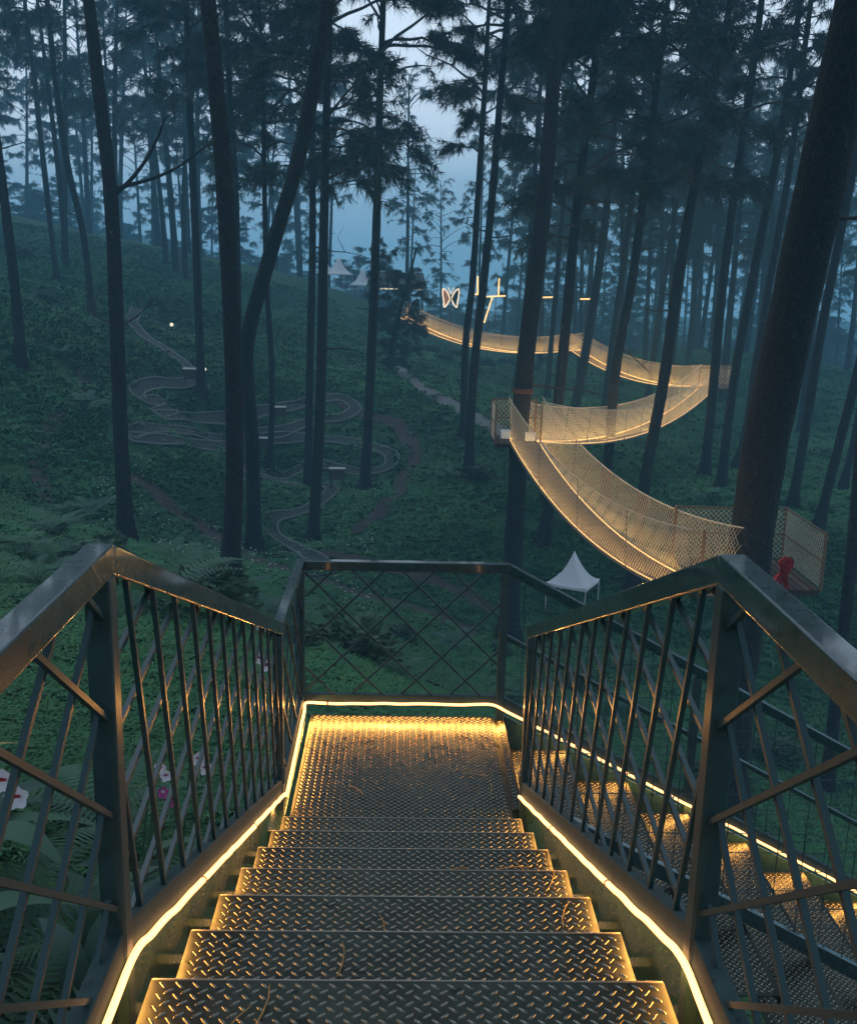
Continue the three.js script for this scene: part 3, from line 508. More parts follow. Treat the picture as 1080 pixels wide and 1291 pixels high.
// bridge ends, in metres
const P = { near: at(897, 752, 17.4), mid: at(660, 556, 28.6), right: at(893, 487, 55), upper: at(726, 442, 70), far: at(505, 398, 88) };
const spans = [[P.near, P.mid], [P.mid, P.right], [P.right, P.upper], [P.upper, P.far]];
const nearSpan = (x, d, m) => spans.some(([a, b]) => { const ab = new THREE.Vector2(b.x - a.x, -b.z + a.z), ap = new THREE.Vector2(x - a.x, d + a.z), t = clamp(ap.dot(ab) / ab.lengthSq()); return ap.addScaledVector(ab, -t).length() < m; });
{
  const R = rng(77), spots = [];
  for (let k = 0; k < 4000 && spots.length < 118; k++) {
    const d = 50 + 95 * Math.pow(R(), 0.8), x = (R() - 0.47) * d * 1.0;
    if (nearSpan(x, d, 2.2) || spots.some(s => Math.hypot(s[0] - x, s[1] - d) < 2.6) || trunkObstacles.some(s => Math.hypot(s[0] - x, s[1] - d) < 2)) continue;
    const c = (x + 0.04) / d;                                      // keep the clearing open, and the glade where the far tents stand
    if (((c > 0.005 && c < 0.06) || (c > -0.37 && c < -0.325)) && R() < 0.9) continue;
    if (d < 66 && c > -0.36 && c < 0.06) continue; if (d < 100 && c > -0.12 && c < 0.10 && R() < 0.8) continue; if (d < 60 && R() < 0.5) continue;
    if (Math.abs(x + 9) < 6 && Math.abs(d - 97) < 6) continue; if (Math.abs(x - 4) < 9 && Math.abs(d - 92) < 5) continue;
    spots.push([x, d]);
  }
  spots.forEach(([x, d], k) => {
    const g = protos[k % 4].clone(); g.name = numbered('pine_tree'); g.position.copy(V(x, ground(x, d), d)); g.rotation.y = R() * 6.283; const q = 0.85 + R() * 0.4; g.scale.set(q * (0.8 + R() * 0.5), q, q * (0.8 + R() * 0.5));
    const c = x / d, zone = c < -0.12 ? ['slim hazy pine on the upper left hillside above the track', 'hazy pines above the track'] : c < 0.1 ? ['slim hazy pine behind the tents and the farthest bridge', 'hazy pines behind the hut clearing'] : d < 80 ? ['slim hazy pine among the right hand bridge spans', 'hazy pines among the bridge spans'] : ['slim pale pine deep in the haze behind the outer bridge platform', 'hazy pines behind the outer platform'];
    tag(g, zone[0], 'tree', zone[1]); scene.add(g);
  });
}
{ // the wood beyond, one mass
  const R = rng(5), mats = [], m = new THREE.Matrix4();
  for (let k = 0; k < 220; k++) { const d = 128 + R() * 60, x = (R() - 0.47) * d * 1.5; m.compose(V(x, ground(x, d) - 1, d), new THREE.Quaternion().setFromAxisAngle(new THREE.Vector3(0, 1, 0), R() * 6.28), new THREE.Vector3(1.1 + R() * 0.5, 0.6 + R() * 0.8, 1.1 + R() * 0.5)); mats.push(m.clone()); }
  const g = crowns[2].needles.clone(); const im = new THREE.InstancedMesh(g, M.needles[0], mats.length); mats.forEach((q, k) => im.setMatrixAt(k, q)); im.name = 'far_wood'; im.castShadow = im.receiveShadow = true;
  tag(im, 'dense misty wood covering the farthest slopes', 'wood', null, 'stuff'); scene.add(im);
}
{ // small dark conifer by the far bridge end
  const b = hit(488, 466, 40), g = thing('young_conifer', 'bushy dark young conifer beside the gravel footpath', 'tree', b);
  const s = new Soup(), tipP = new THREE.Vector3(1.5, 6.6, 0.3); s.tube([new THREE.Vector3(0, -0.3, 0), new THREE.Vector3(0.6, 3, 0), tipP], [0.2, 0.13, 0.04], 9); mesh('trunk', s.build(), M.bark, g);
  for (const [y, f, c] of [[-0.2, 0.42, 0], [0.2, 0.46, 2], [1.0, 0.40, 4], [1.6, 0.36, 0]]) { const a = mesh('crown', crowns[c].needles, M.needles[0], g); a.position.set(0.25 + y * 0.2, y, 0); a.rotation.set(0, y * 2, -0.2); a.scale.set(f, 0.55, f); const l = mesh('limbs', crowns[c].limbs, M.twig, g); l.position.copy(a.position); l.rotation.copy(a.rotation); l.scale.copy(a.scale); }
}

// ---------------------------------------------------------------- hanging bridges and their platforms
function bridge(A, B, o, label) {
  const { width = 0.8, netH = 1.12, sag = 1, pitch = 0.14, wire = 0.006, plankGap = 0.17 } = o;
  const g = thing('hanging_bridge', label, 'bridge', A.clone(), 'hanging bridges through the pines'), flat = new THREE.Vector3(B.x - A.x, 0, B.z - A.z), L = flat.length(), side = new THREE.Vector3(-flat.z, 0, flat.x).normalize();
  const P = (t, s = 0, h = 0) => A.clone().lerp(B, t).addScaledVector(side, s).add(new THREE.Vector3(0, h - 4 * sag * t * (1 - t), 0)).sub(A);
  const n = Math.min(298, Math.floor(L / plankGap)), pg = new RoundedBoxGeometry(width, 0.03, plankGap * 0.72, 1, 0.006), R = rng(L * 100);
  for (let k = 0; k < n; k++) {
    const t = (k + 0.5) / n, m = mesh('plank', pg, M.planks[Math.floor(R() * 3)], g); m.position.copy(P(t)); m.position.y += (R() - 0.5) * 0.008;
    const dir = P(t + 0.002).sub(P(t - 0.002)).normalize(); m.quaternion.setFromRotationMatrix(new THREE.Matrix4().lookAt(dir, new THREE.Vector3(), new THREE.Vector3(0, 1, 0)));
  }
  const N = 24, lineOf = (s, h) => Array.from({ length: N + 1 }, (_, k) => P(k / N, s, h));
  for (const sd of [-1, 1]) {
    const s0 = sd * (width / 2 + 0.02), q = new Soup();
    q.tube(lineOf(s0, -0.02), 0.016, 5); mesh('deck_cable', q.build(), M.cable, g);
    const u = new Soup(); u.tube(lineOf(s0 + sd * 0.06, netH), 0.013, 5); mesh('hand_cable', u.build(), M.wire, g);
    const w = new Soup(), cnt = Math.floor(L / pitch), lean = netH / L;
    for (let k = -Math.ceil(netH / pitch); k < cnt + Math.ceil(netH / pitch); k++) for (const dir of [-1, 1]) {
      const t0 = k / cnt, pts = []; for (let j = 0; j <= 4; j++) { const t = t0 + dir * lean * j / 4; if (t >= 0 && t <= 1) pts.push(P(t, s0 + sd * 0.06 * j / 4 + dir * 0.004, netH * j / 4)); }
      if (pts.length > 1) w.tube(pts, wire, 3);
    }
    mesh('wire_net', w.build(), M.wire, g);
    for (let k = 1; k < Math.floor(L / 2.4); k++) { const t = k / Math.floor(L / 2.4), v = new Soup(); v.tube([P(t, s0, -0.03), P(t, s0 + sd * 0.06, netH)], 0.011, 5); mesh('hanger', v.build(), M.cable, g); }
  }
  return { g, P, A, width, netH, L, side };
}
const BR = [
  bridge(P.near, P.mid, { sag: 0.68, netH: 1.22, pitch: 0.115, wire: 0.0046, plankGap: 0.125 }, 'nearest hanging bridge sagging down to the huge leaning trunk'),
  bridge(P.mid, P.right, { sag: 1.0, pitch: 0.16, wire: 0.0056, plankGap: 0.16 }, 'hanging bridge between the thick platform pine and the outer platform'),
  bridge(P.right, P.upper, { sag: 0.75, pitch: 0.2, wire: 0.0066, plankGap: 0.18 }, 'hanging bridge climbing back from the outer platform'),
  bridge(P.upper, P.far, { sag: 1.2, pitch: 0.22, wire: 0.0070, plankGap: 0.2 }, 'farthest hanging bridge reaching the hut clearing'),
];
const bn = ['nearest bridge', 'second bridge span', 'third bridge span', 'farthest bridge span'];
BR.forEach((b, k) => {
  for (const sd of [-1, 1]) {
    const n = 6, pts = Array.from({ length: n + 1 }, (_, j) => b.P(j / n, sd * (b.width / 2 - 0.01), 0.035).add(b.A)), smooth = Array.from({ length: 25 }, (_, j) => b.P(j / 24, sd * (b.width / 2 - 0.01), 0.035).add(b.A));
    const up = b.side.clone().multiplyScalar(-sd * 0.5).add(new THREE.Vector3(0, 0.8, 0));
    ledStrip(smooth, up, `amber LED line along the ${(b.side.x * sd < 0) ? 'uphill' : 'downhill'} edge of the ${bn[k]}`, 'LED lines on the hanging bridges', { r: [0.012, 0.016, 0.022, 0.024][k], mat: M.ledFar, power: [125, 130, 115, 115][k], color: [1, 0.58, 0.18], every: 6 });
  }
});
function platform(c, size, tree, label, netPitch, wire, open) {    // deck round a trunk, corner posts, rails, net
  const g = thing('tree_platform', label, 'platform', c.clone(), 'platforms on the pines'), [w, l] = size, R = rng(Math.round(c.x * 50));
  const n = Math.floor(w / 0.14), pg = new RoundedBoxGeometry(0.125, 0.035, l, 1, 0.006);
  for (let k = 0; k < n; k++) { const m = mesh('plank', pg, M.planks[Math.floor(R() * 3)], g); m.position.set(-w / 2 + (k + 0.5) * w / n, -0.05 + (R() - 0.5) * 0.006, 0); }
  for (const s of [-1, 1]) { const bm = mesh('joist', new RoundedBoxGeometry(w, 0.1, 0.07, 1, 0.006), M.darkWood, g); bm.position.set(0, -0.12, s * (l / 2 - 0.12)); }
  const cs = [[-1, -1], [1, -1], [1, 1], [-1, 1]];
  cs.forEach(([a, b]) => { const m = mesh('post', new RoundedBoxGeometry(0.05, 1.1, 0.05, 1, 0.006), M.rust, g); m.position.set(a * w / 2, 0.5, b * l / 2); });
  cs.forEach(([a, b], k) => {
    if (open.includes(k)) return; const [e, f] = cs[(k + 1) % 4], p = new THREE.Vector3(a * w / 2, 0, b * l / 2), q = new THREE.Vector3(e * w / 2, 0, f * l / 2), s = new Soup(), len = p.distanceTo(q);
    for (const h of [1.02, 0.5]) { const r = new Soup(); r.tube([p.clone().setY(h), q.clone().setY(h)], 0.018, 6); mesh('rail', r.build(), M.rust, g); }
    const at2 = (u, h) => p.clone().lerp(q, u / len).setY(h);
    for (let x = -1; x < len; x += netPitch) for (const dir of [0, 1]) { let u0 = x, u1 = x + 1, h0 = dir ? 1 : 0, h1 = 1 - h0; const f = u => h0 + (h1 - h0) * (u - u0) / (u1 - u0), ua = Math.max(0, u0), ub = Math.min(len, u1); if (ub - ua > 0.03) s.tube([at2(ua, f(ua)), at2(ub, f(ub))], wire, 3); }
    mesh('wire_net', s.build(), M.wire, g);
  });
  return g;
}
{
  const c0 = T.huge.curve, foot = T.huge.foot;
  const on = (tree, y) => { let best = null; for (let k = 0; k <= 200; k++) { const p = tree.curve.getPointAt(k / 200); if (!best || Math.abs(p.y - y) < Math.abs(best.y - y)) best = p; } return best; };
  const ph = on(T.huge, P.near.y).setY(P.near.y);
  platform(ph.clone().add(new THREE.Vector3(-0.15, -0.02, 0.2)), [2.2, 2.0], T.huge, 'wooden platform with wire fence round the huge leaning trunk', 0.10, 0.005, [3, 2]);
  const pm = on(T.mid, P.mid.y).setY(P.mid.y);
  platform(pm.clone().add(new THREE.Vector3(-0.1, -0.02, -0.1)), [1.25, 1.3], T.mid, 'fenced platform on the thick pine in the middle', 0.13, 0.006, [1, 2]);
  platform(P.right.clone().add(new THREE.Vector3(0.3, -0.02, -0.3)), [2.0, 1.8], null, 'small outer platform where the bridge doubles back', 0.2, 0.01, [3]);
  platform(P.upper.clone().add(new THREE.Vector3(-0.3, -0.02, -0.4)), [1.5, 1.4], null, 'small hazy platform high on the farther pine', 0.25, 0.011, [1, 3]);
  // support poles of the two small platforms
  for (const p of [P.right, P.upper]) { const y = ground(p.x + 0.3, -p.z + 0.3), s = new Soup(); s.tube([new THREE.Vector3(0, -0.4, 0), new THREE.Vector3(0, p.y - 0.17 - y, 0)], 0.16, 10); const g = thing('support_pole', p === P.right ? 'log pole holding up the small outer platform' : 'log pole holding up the small hazy platform', 'pole', new THREE.Vector3(p.x + 0.3, y, p.z - 0.3)); mesh('log', s.build(), M.bark, g); }
  // rope collars
  for (const [tree, px, py, d, label] of [[T.mid, 657, 494, 29, 'orange rope collar round the thick platform pine']]) {
    const q = on(tree, at(px, py, d).y), g = thing('rope_collar', label, 'rope', q); const s = new Soup();
    for (let k = 0; k < 3; k++) { const pts = []; for (let a = 0; a <= 24; a++) pts.push(new THREE.Vector3(Math.cos(a / 12 * Math.PI) * (tree.rr * 1.06 + 0.012), k * 0.045, Math.sin(a / 12 * Math.PI) * (tree.rr * 1.06 + 0.012))); s.tube(pts, 0.022, 6); }
    mesh('coil', s.build(), M.orangeRope, g);
  }
  // red cloth bundled in the corner of the near platform
  const g = thing('red_cloth', 'crumpled red cloth hung on the near platform fence', 'cloth', at(990, 722, 17.25)), sh = new Soup(), nn = 18;
  for (let j = 0; j <= nn; j++) for (let i = 0; i <= nn; i++) { const u = i / nn - 0.5, v = j / nn, w = 0.12 + 0.20 * v + 0.05 * Math.sin(v * 9); sh.vert(new THREE.Vector3(u * w * (1 + 0.3 * Math.sin(v * 5 + 1)) - 0.08 * v, 0.28 - 0.52 * v + 0.07 * Math.sin(u * 11) * v + 0.05 * fbm(u * 6, v * 6, 2), 0.05 * Math.sin(u * 26 + v * 3) * (0.4 + v) + 0.05 * fbm(u * 8, v * 5, 8)), { x: 0, y: 0, z: 1 }); }
  for (let j = 0; j < nn; j++) for (let i = 0; i < nn; i++) { const k = j * (nn + 1) + i; sh.tri(k, k + nn + 1, k + 1); sh.tri(k + 1, k + nn + 1, k + nn + 2); }
  const geo = sh.build(); geo.computeVertexNormals(); mesh('folds', geo, M.red, g);
  // two white boxes by the middle platform
  for (const [px, py, label] of [[637, 549, 'white lamp box on the middle platform fence'], [668, 552, 'white lamp box where the second bridge leaves the middle platform']]) { const b = thing('white_box', label, 'box', at(px, py, 28.2)); const m = mesh('case', new RoundedBoxGeometry(0.26, 0.2, 0.14, 2, 0.02), M.white, b); m.position.y = 0.02; const l = mesh('lid', new RoundedBoxGeometry(0.28, 0.03, 0.16, 1, 0.01), M.white, b); l.position.y = 0.135; }
}

// ---------------------------------------------------------------- canopies, hut, light figures
function canopy(c, w, leg, peak, label, group) {
  const g = thing('peaked_canopy', label, 'canopy', c, group), s = new Soup(), n = 12, h = w / 2;
  const P = (u, v) => { const r = Math.max(Math.abs(u), Math.abs(v)), q = 1 - r; return new THREE.Vector3(u * h * (1 + 0.03 * (u * u * v * v)), leg + peak * Math.pow(q, 2.0) + 0.05 * w * q - 0.06 * w * (1 - Math.min(1, (Math.min(Math.abs(u), Math.abs(v)) / Math.max(r, 0.01)))) * r * 0.4, v * h); };
  for (let j = 0; j <= 2 * n; j++) for (let i = 0; i <= 2 * n; i++) s.vert(P(i / n - 1, j / n - 1), { x: 0, y: 1, z: 0 });
  const k = 2 * n + 1; for (let j = 0; j < 2 * n; j++) for (let i = 0; i < 2 * n; i++) { const a = j * k + i; s.tri(a, a + k, a + 1); s.tri(a + 1, a + k, a + k + 1); }
  const geo = s.build(); geo.computeVertexNormals(); mesh('cloth_roof', geo, M.canvas, g);
  for (const [a, b] of [[-1, -1], [1, -1], [1, 1], [-1, 1]]) { const q = new Soup(); q.tube([new THREE.Vector3(a * h * 0.98, -0.5, b * h * 0.98), new THREE.Vector3(a * h * 0.98, leg - 0.02, b * h * 0.98)], 0.022, 6); mesh('leg', q.build(), M.whitePole, g); }
  for (const [x, z, ry] of [[0, -h, 0], [0, h, 0], [-h, 0, Math.PI / 2], [h, 0, Math.PI / 2]]) { const v = mesh('valance', new THREE.BoxGeometry(w * 0.99, 0.06 * w, 0.008), M.canvas, g); v.position.set(x * 1.004, leg - 0.045 * w, z * 1.004); v.rotation.y = ry; }
  return g;
}
{
  const p = at(722, 732, 33), y = ground(p.x, 33), c = canopy(new THREE.Vector3(p.x, y, p.z), 1.36, Math.max(1.2, p.y - y), 0.95, 'small white peaked canopy on the slope under the nearest bridge'); c.rotation.y = -0.5;
  for (const [px, d, w, label] of [[427, 98, 1.9, 'white peaked canopy at the edge of the hut clearing'], [409, 103, 1.3, 'smaller white canopy half hidden behind a straight pine'], [457, 100, 1.8, 'white canopy beside the hut behind a pine']]) { const q = at(px, 360, d), yy = ground(q.x, d); canopy(new THREE.Vector3(q.x, yy, q.z), w, 1.5, 1.5, label).rotation.y = 0.5; }
}
{ // hut with a lit eave
  const c = at(500, 372, 96), y = ground(c.x, 96), g = thing('hut', 'open dark hut with a lit eave beyond the farthest bridge', 'hut', new THREE.Vector3(c.x, y, c.z)), s = 1;
  const w = 4.6, H = Math.max(2.2, at(500, 362, 96).y - y);
  for (const a of [-1, 1]) for (const b of [-1, 1]) { const m = mesh('post', new RoundedBoxGeometry(0.14, H, 0.14, 1, 0.01), M.darkWood, g); m.position.set(a * w / 2, H / 2 - 0.05, b * 1.2); }
  const rs = new Soup(), V3 = (x, yy, z) => new THREE.Vector3(x, yy, z); const pr = [V3(-w / 2 - 0.4, H - 0.05, 1.7), V3(w / 2 + 0.4, H - 0.05, 1.7), V3(w / 2, H + 1.3, 0), V3(-w / 2, H + 1.3, 0), V3(-w / 2 - 0.4, H - 0.05, -1.7), V3(w / 2 + 0.4, H - 0.05, -1.7)].map(p => rs.vert(p, { x: 0, y: 1, z: 0 }));
  for (const [a, b, c2] of [[0, 1, 2], [0, 2, 3], [5, 4, 3], [5, 3, 2], [4, 0, 3], [1, 5, 2], [4, 5, 1], [4, 1, 0]]) rs.tri(pr[a], pr[b], pr[c2]);
  const rg = rs.build().toNonIndexed(); rg.computeVertexNormals(); mesh('roof', rg, M.thatch, g);
  const fl = mesh('floor', new RoundedBoxGeometry(w + 0.3, 0.2, 2.8, 1, 0.02), M.planks[1], g); fl.position.y = 0.2;
  const rail = mesh('railing', new RoundedBoxGeometry(w, 0.08, 0.06, 1, 0.01), M.darkWood, g); rail.position.set(0, 1.1, 1.2);
  ledStrip([V3(c.x - w / 2 + 0.1, y + H - 0.12, c.z + 1.74), V3(c.x + w / 2 - 0.1, y + H - 0.12, c.z + 1.74)], new THREE.Vector3(0, -0.6, 0.7), 'white LED line under the eave of the hut', null, { r: 0.05, mat: M.ledWhite, power: 3, color: [1, 0.75, 0.45] });
}
function lightBar(a, b, label, r = 0.055, mat = M.ledFar) { const dir = new THREE.Vector3(0, 0, 1); return ledStrip([a, b], dir, label, 'light bars between the far pines', { r, mat, power: 2.5, color: [1, 0.6, 0.22] }); }
for (const [x0, y0, x1, y1, d, label] of [[593, 371, 607, 371, 84, 'short amber light bar crossing the foot of an upright one'], [602, 348, 602, 372, 84, 'upright amber light bar left of its twin'], [613, 374, 637, 373, 84, 'amber light bar crossing the taller upright one'], [629, 351, 628, 373, 84, 'upright amber light bar right of its twin'], [621, 373, 610, 407, 83.5, 'slanting amber light bar below the crossed pair'], [684, 375, 701, 374.5, 82, 'short level amber light bar behind the thick platform pine'], [731, 377, 748, 377, 82, 'short level amber light bar beside the upper platform pine']]) { const A = at(x0, y0, d), B = at(x1, y1, d), g = lightBar(A, B, label); if (Math.abs(x1 - x0) > 8) { const m = A.clone().lerp(B, 0.5), gy = ground(m.x, -m.z), s = new Soup(); m.z -= 0.12; s.tube([m.clone().setY(gy - 0.3), m].map(p => p.sub(A)), 0.035, 6); mesh('mast', s.build(), M.darkWood, g); } }
{ // butterfly made of light tubes
  const c = at(568, 376, 86), k = 86 / FPX, g = thing('butterfly_light', 'glowing butterfly outline sign beside the far bridge', 'light sign', c);
  for (const s of [-1, 1]) {
    const q = new Soup(), pts = [[0.5, 1], [5, -8], [9.5, -11.5], [10, -5], [8.5, 4], [7.5, 11], [4, 7], [1, 1.5]].map(([a, b]) => new THREE.Vector3(s * a * k, -b * k, 0)); q.tube(new THREE.CatmullRomCurve3(pts).getPoints(30), 0.05, 6, true); mesh('wing_light_tube', q.build(), M.ledWhite, g);
    const w = new Soup(), ids = pts.map(p => w.vert(p.clone().multiplyScalar(0.95).setZ(-0.03), { x: 0, y: 0, z: 1 })); for (let j = 1; j < ids.length - 1; j++) w.tri(ids[0], ids[j], ids[j + 1]); mesh('wing_panel', w.build(), new THREE.MeshStandardMaterial({ color: rgb(0.5, 0.25, 0.22), roughness: 0.7, side: THREE.DoubleSide }), g);
    const a = new Soup(); a.tube([new THREE.Vector3(0, 4 * k, 0), new THREE.Vector3(s * 2 * k, 10 * k, 0), new THREE.Vector3(s * 4 * k, 13 * k, 0)], 0.03, 5, true); mesh('antenna_light_tube', a.build(), M.ledWhite, g);
  }
  const b = new Soup(); b.tube([new THREE.Vector3(0, -8 * k, 0), new THREE.Vector3(0, 5 * k, 0)], 0.07, 8, true); mesh('body', b.build(), M.darkWood, g);
  const y = ground(c.x, 86); const st = new Soup(); st.tube([new THREE.Vector3(0, y - c.y - 0.3, -0.12), new THREE.Vector3(0, 2 * k, -0.12)], 0.05, 6); mesh('stand', st.build(), M.darkWood, g);
  const l = new THREE.RectAreaLight(rgb(1, 0.8, 0.55), 1.2, 1.2, 1.4); l.name = 'butterfly_glow_light'; l.position.set(0, 0, 0.08); l.rotation.y = Math.PI; g.add(l);
}

// ---------------------------------------------------------------- ground cover
{ // grass and low plants: past counting
  const R = rng(9), blade = Object.assign(new Soup(), { flat: true });
  for (let k = 0; k < 12; k++) {
    const a = R() * 6.283, o = new THREE.Vector3((R() - 0.5) * 0.3, 0, (R() - 0.5) * 0.3), l = 0.12 + R() * 0.15, d = new THREE.Vector3(Math.cos(a), 0, Math.sin(a)), q = new THREE.Vector3(-d.z, 0, d.x), w = 0.014 + R() * 0.02, n = new THREE.Vector3(d.x * 0.3, 0.9, d.z * 0.3);
    const p1 = o.clone().addScaledVector(d, l * 0.5).setY(l * 0.55), p2 = o.clone().addScaledVector(d, l * 1.15).setY(l * (0.35 + R() * 0.4));
    const v = [blade.vert(o.clone().addScaledVector(q, w), n), blade.vert(o.clone().addScaledVector(q, -w), n), blade.vert(p1.clone().addScaledVector(q, w * 1.2), n), blade.vert(p1.clone().addScaledVector(q, -w * 1.2), n), blade.vert(p2, n)];
    blade.tri(v[0], v[1], v[2]); blade.tri(v[1], v[3], v[2]); blade.tri(v[2], v[3], v[4]);
  }
  const gm = new THREE.MeshStandardMaterial({ color: rgb(1, 1, 1), roughness: 0.85, side: THREE.DoubleSide }), spots = [], m = new THREE.Matrix4(), q = new THREE.Quaternion(), e = new THREE.Euler();
  const track = trackPx.map(([a, b]) => hit(a, b)), curve = new THREE.CatmullRomCurve3(track).getPoints(500), cell = {};
  for (const [pl, w] of pathLines) if (w > 0.5) for (const p of new THREE.CatmullRomCurve3(pl).getPoints(160)) cell[Math.round(p.x / 0.7) + ',' + Math.round(p.z / 0.7)] = 1;
  for (const p of curve) cell[Math.round(p.x / 0.7) + ',' + Math.round(p.z / 0.7)] = 1;
  for (let k = 0; k < 210000; k++) {
    const t = R(), d = 5.5 + 95 * t * t * 0.9 + R() * 2, x = (R() - 0.5) * d * 1.15 - 0.3; if (d < 7 && Math.abs(x - 1) < 2.6) continue;
    if (cell[Math.round(x / 0.7) + ',' + Math.round(-d / 0.7)]) continue;
    const dens = fbm(x * 0.35, d * 0.35, 6); if (dens < -0.35 && R() < 0.75) continue;
    const s = (0.55 + R() * 0.7 + 0.5 * Math.max(0, dens)) * Math.min(0.95, 0.28 + d * 0.015);
    e.set((R() - 0.5) * 0.4, R() * 6.28, (R() - 0.5) * 0.4); q.setFromEuler(e); m.compose(V(x, ground(x, d) - 0.02, d), q, new THREE.Vector3(s, s * (0.6 + R() * 0.6), s));
    const b = (0.75 + 0.4 * R()) * (1 + 0.45 * fbm(x * 0.12, d * 0.12, 9)), y = R(); spots.push([m.clone(), rgb((0.030 + 0.026 * y * y) * b, 0.135 * b, (0.046 - 0.012 * y) * b)]);
  }
  const im = new THREE.InstancedMesh(blade.build(), gm, spots.length); spots.forEach(([a, c], k) => { im.setMatrixAt(k, a); im.setColorAt(k, c); }); im.name = 'grass'; im.castShadow = im.receiveShadow = true; tag(im, 'low green grass and weeds covering the hillside', 'grass', null, 'stuff'); scene.add(im);
  // pale blossoms scattered over the clearing
  const fl = new THREE.OctahedronGeometry(0.02, 0), fs = []; for (let k = 0; k < 2600; k++) { const px = 150 + R() * 360, py = 440 + R() * 250, d0 = 26 + R() * 32, x = (px - 540) / FPX * d0; if (fbm(x * 0.5, d0 * 0.5, 30) < 0.0) continue; const s = 0.5 + R() * 0.7; m.compose(V(x, ground(x, d0) + 0.2 + R() * 0.14, d0), q, new THREE.Vector3(s, s * 0.6, s)); fs.push(m.clone()); }
  const fi = new THREE.InstancedMesh(fl, M.white, fs.length); fs.forEach((a, k) => fi.setMatrixAt(k, a)); fi.name = 'small_blossoms'; tag(fi, 'tiny white blossoms dotted over the track clearing', 'blossoms', null, 'stuff'); scene.add(fi);
}
// leafy shrubs
function shrubGeo(seed, n, rad) { const R = rng(seed), s = Object.assign(new Soup(), { flat: true }); for (let k = 0; k < n; k++) { const a = R() * 6.283, u = Math.pow(R(), 0.6), y = R(), p = new THREE.Vector3(Math.cos(a) * u * rad * (1 - 0.4 * y * y), 0.05 + y * rad * 1.1 * (0.7 + 0.5 * noise.noise(Math.cos(a) * 2, Math.sin(a) * 2, seed)), Math.sin(a) * u * rad * (1 - 0.4 * y * y)), d = new THREE.Vector3(Math.cos(a) + (R() - 0.5), R() * 0.8 - 0.1, Math.sin(a) + (R() - 0.5)).normalize(), l = 0.10 + R() * 0.12, q = new THREE.Vector3(R() - 0.5, R() - 0.5, R() - 0.5).cross(d).normalize().multiplyScalar(l * 0.28), n2 = new THREE.Vector3().crossVectors(q, d).normalize(); if (n2.y < 0) n2.negate(); const v = [s.vert(p, n2), s.vert(p.clone().addScaledVector(d, l * 0.5).add(q), n2), s.vert(p.clone().addScaledVector(d, l), n2), s.vert(p.clone().addScaledVector(d, l * 0.5).sub(q), n2)]; s.tri(v[0], v[1], v[2]); s.tri(v[0], v[2], v[3]); } return s.build(); }
const shrubs = [shrubGeo(3, 900, 0.7), shrubGeo(8, 700, 0.55), shrubGeo(12, 1100, 0.85)], stemGeo = (() => { const s = new Soup(), R = rng(4); for (let k = 0; k < 7; k++) { const a = k / 7 * 6.283 + R(); s.tube([new THREE.Vector3(0, -0.1, 0), new THREE.Vector3(Math.cos(a) * 0.15, 0.25, Math.sin(a) * 0.15), new THREE.Vector3(Math.cos(a) * 0.35, 0.5, Math.sin(a) * 0.35)], [0.02, 0.014, 0.006], 4); } return s.build(); })();
{
  const R = rng(55);
  const put = (x, d, s, label, group) => { const g = thing('shrub', label, 'shrub', V(x, ground(x, d), d), group); mesh('foliage', shrubs[Math.floor(R() * 3)], M.shrub, g); mesh('stems', stemGeo, M.twig, g); g.rotation.y = R() * 6.28; g.scale.set(s, s * (0.7 + R() * 0.3), s); };
  for (const [px, py, d, s] of [[545, 405, 80, 1.2], [575, 410, 78, 1.1], [640, 415, 80, 1.3], [660, 405, 84, 1.4], [690, 410, 86, 1.2], [760, 420, 84, 1.3], [560, 432, 72, 1.0], [610, 440, 74, 1.0], [790, 430, 88, 1.4], [720, 420, 92, 1.3], [670, 430, 78, 1.0], [525, 430, 76, 0.9]]) { const p = at(px, py, d); put(p.x, d, s, 'leafy shrub in the hazy thicket under the farthest bridge', 'shrubs under the farthest bridge'); }
  for (let k = 0; k < 30; k++) { const d = 12 + R() * 60, x = (R() - 0.55) * d * 0.95; if (nearSpan(x, d, 0.5) || (x / d > -0.32 && x / d < 0 && d > 24)) continue; put(x, d, 0.5 + R() * 0.6, 'low shrub growing in the hillside grass', 'low shrubs on the hillside'); }
}
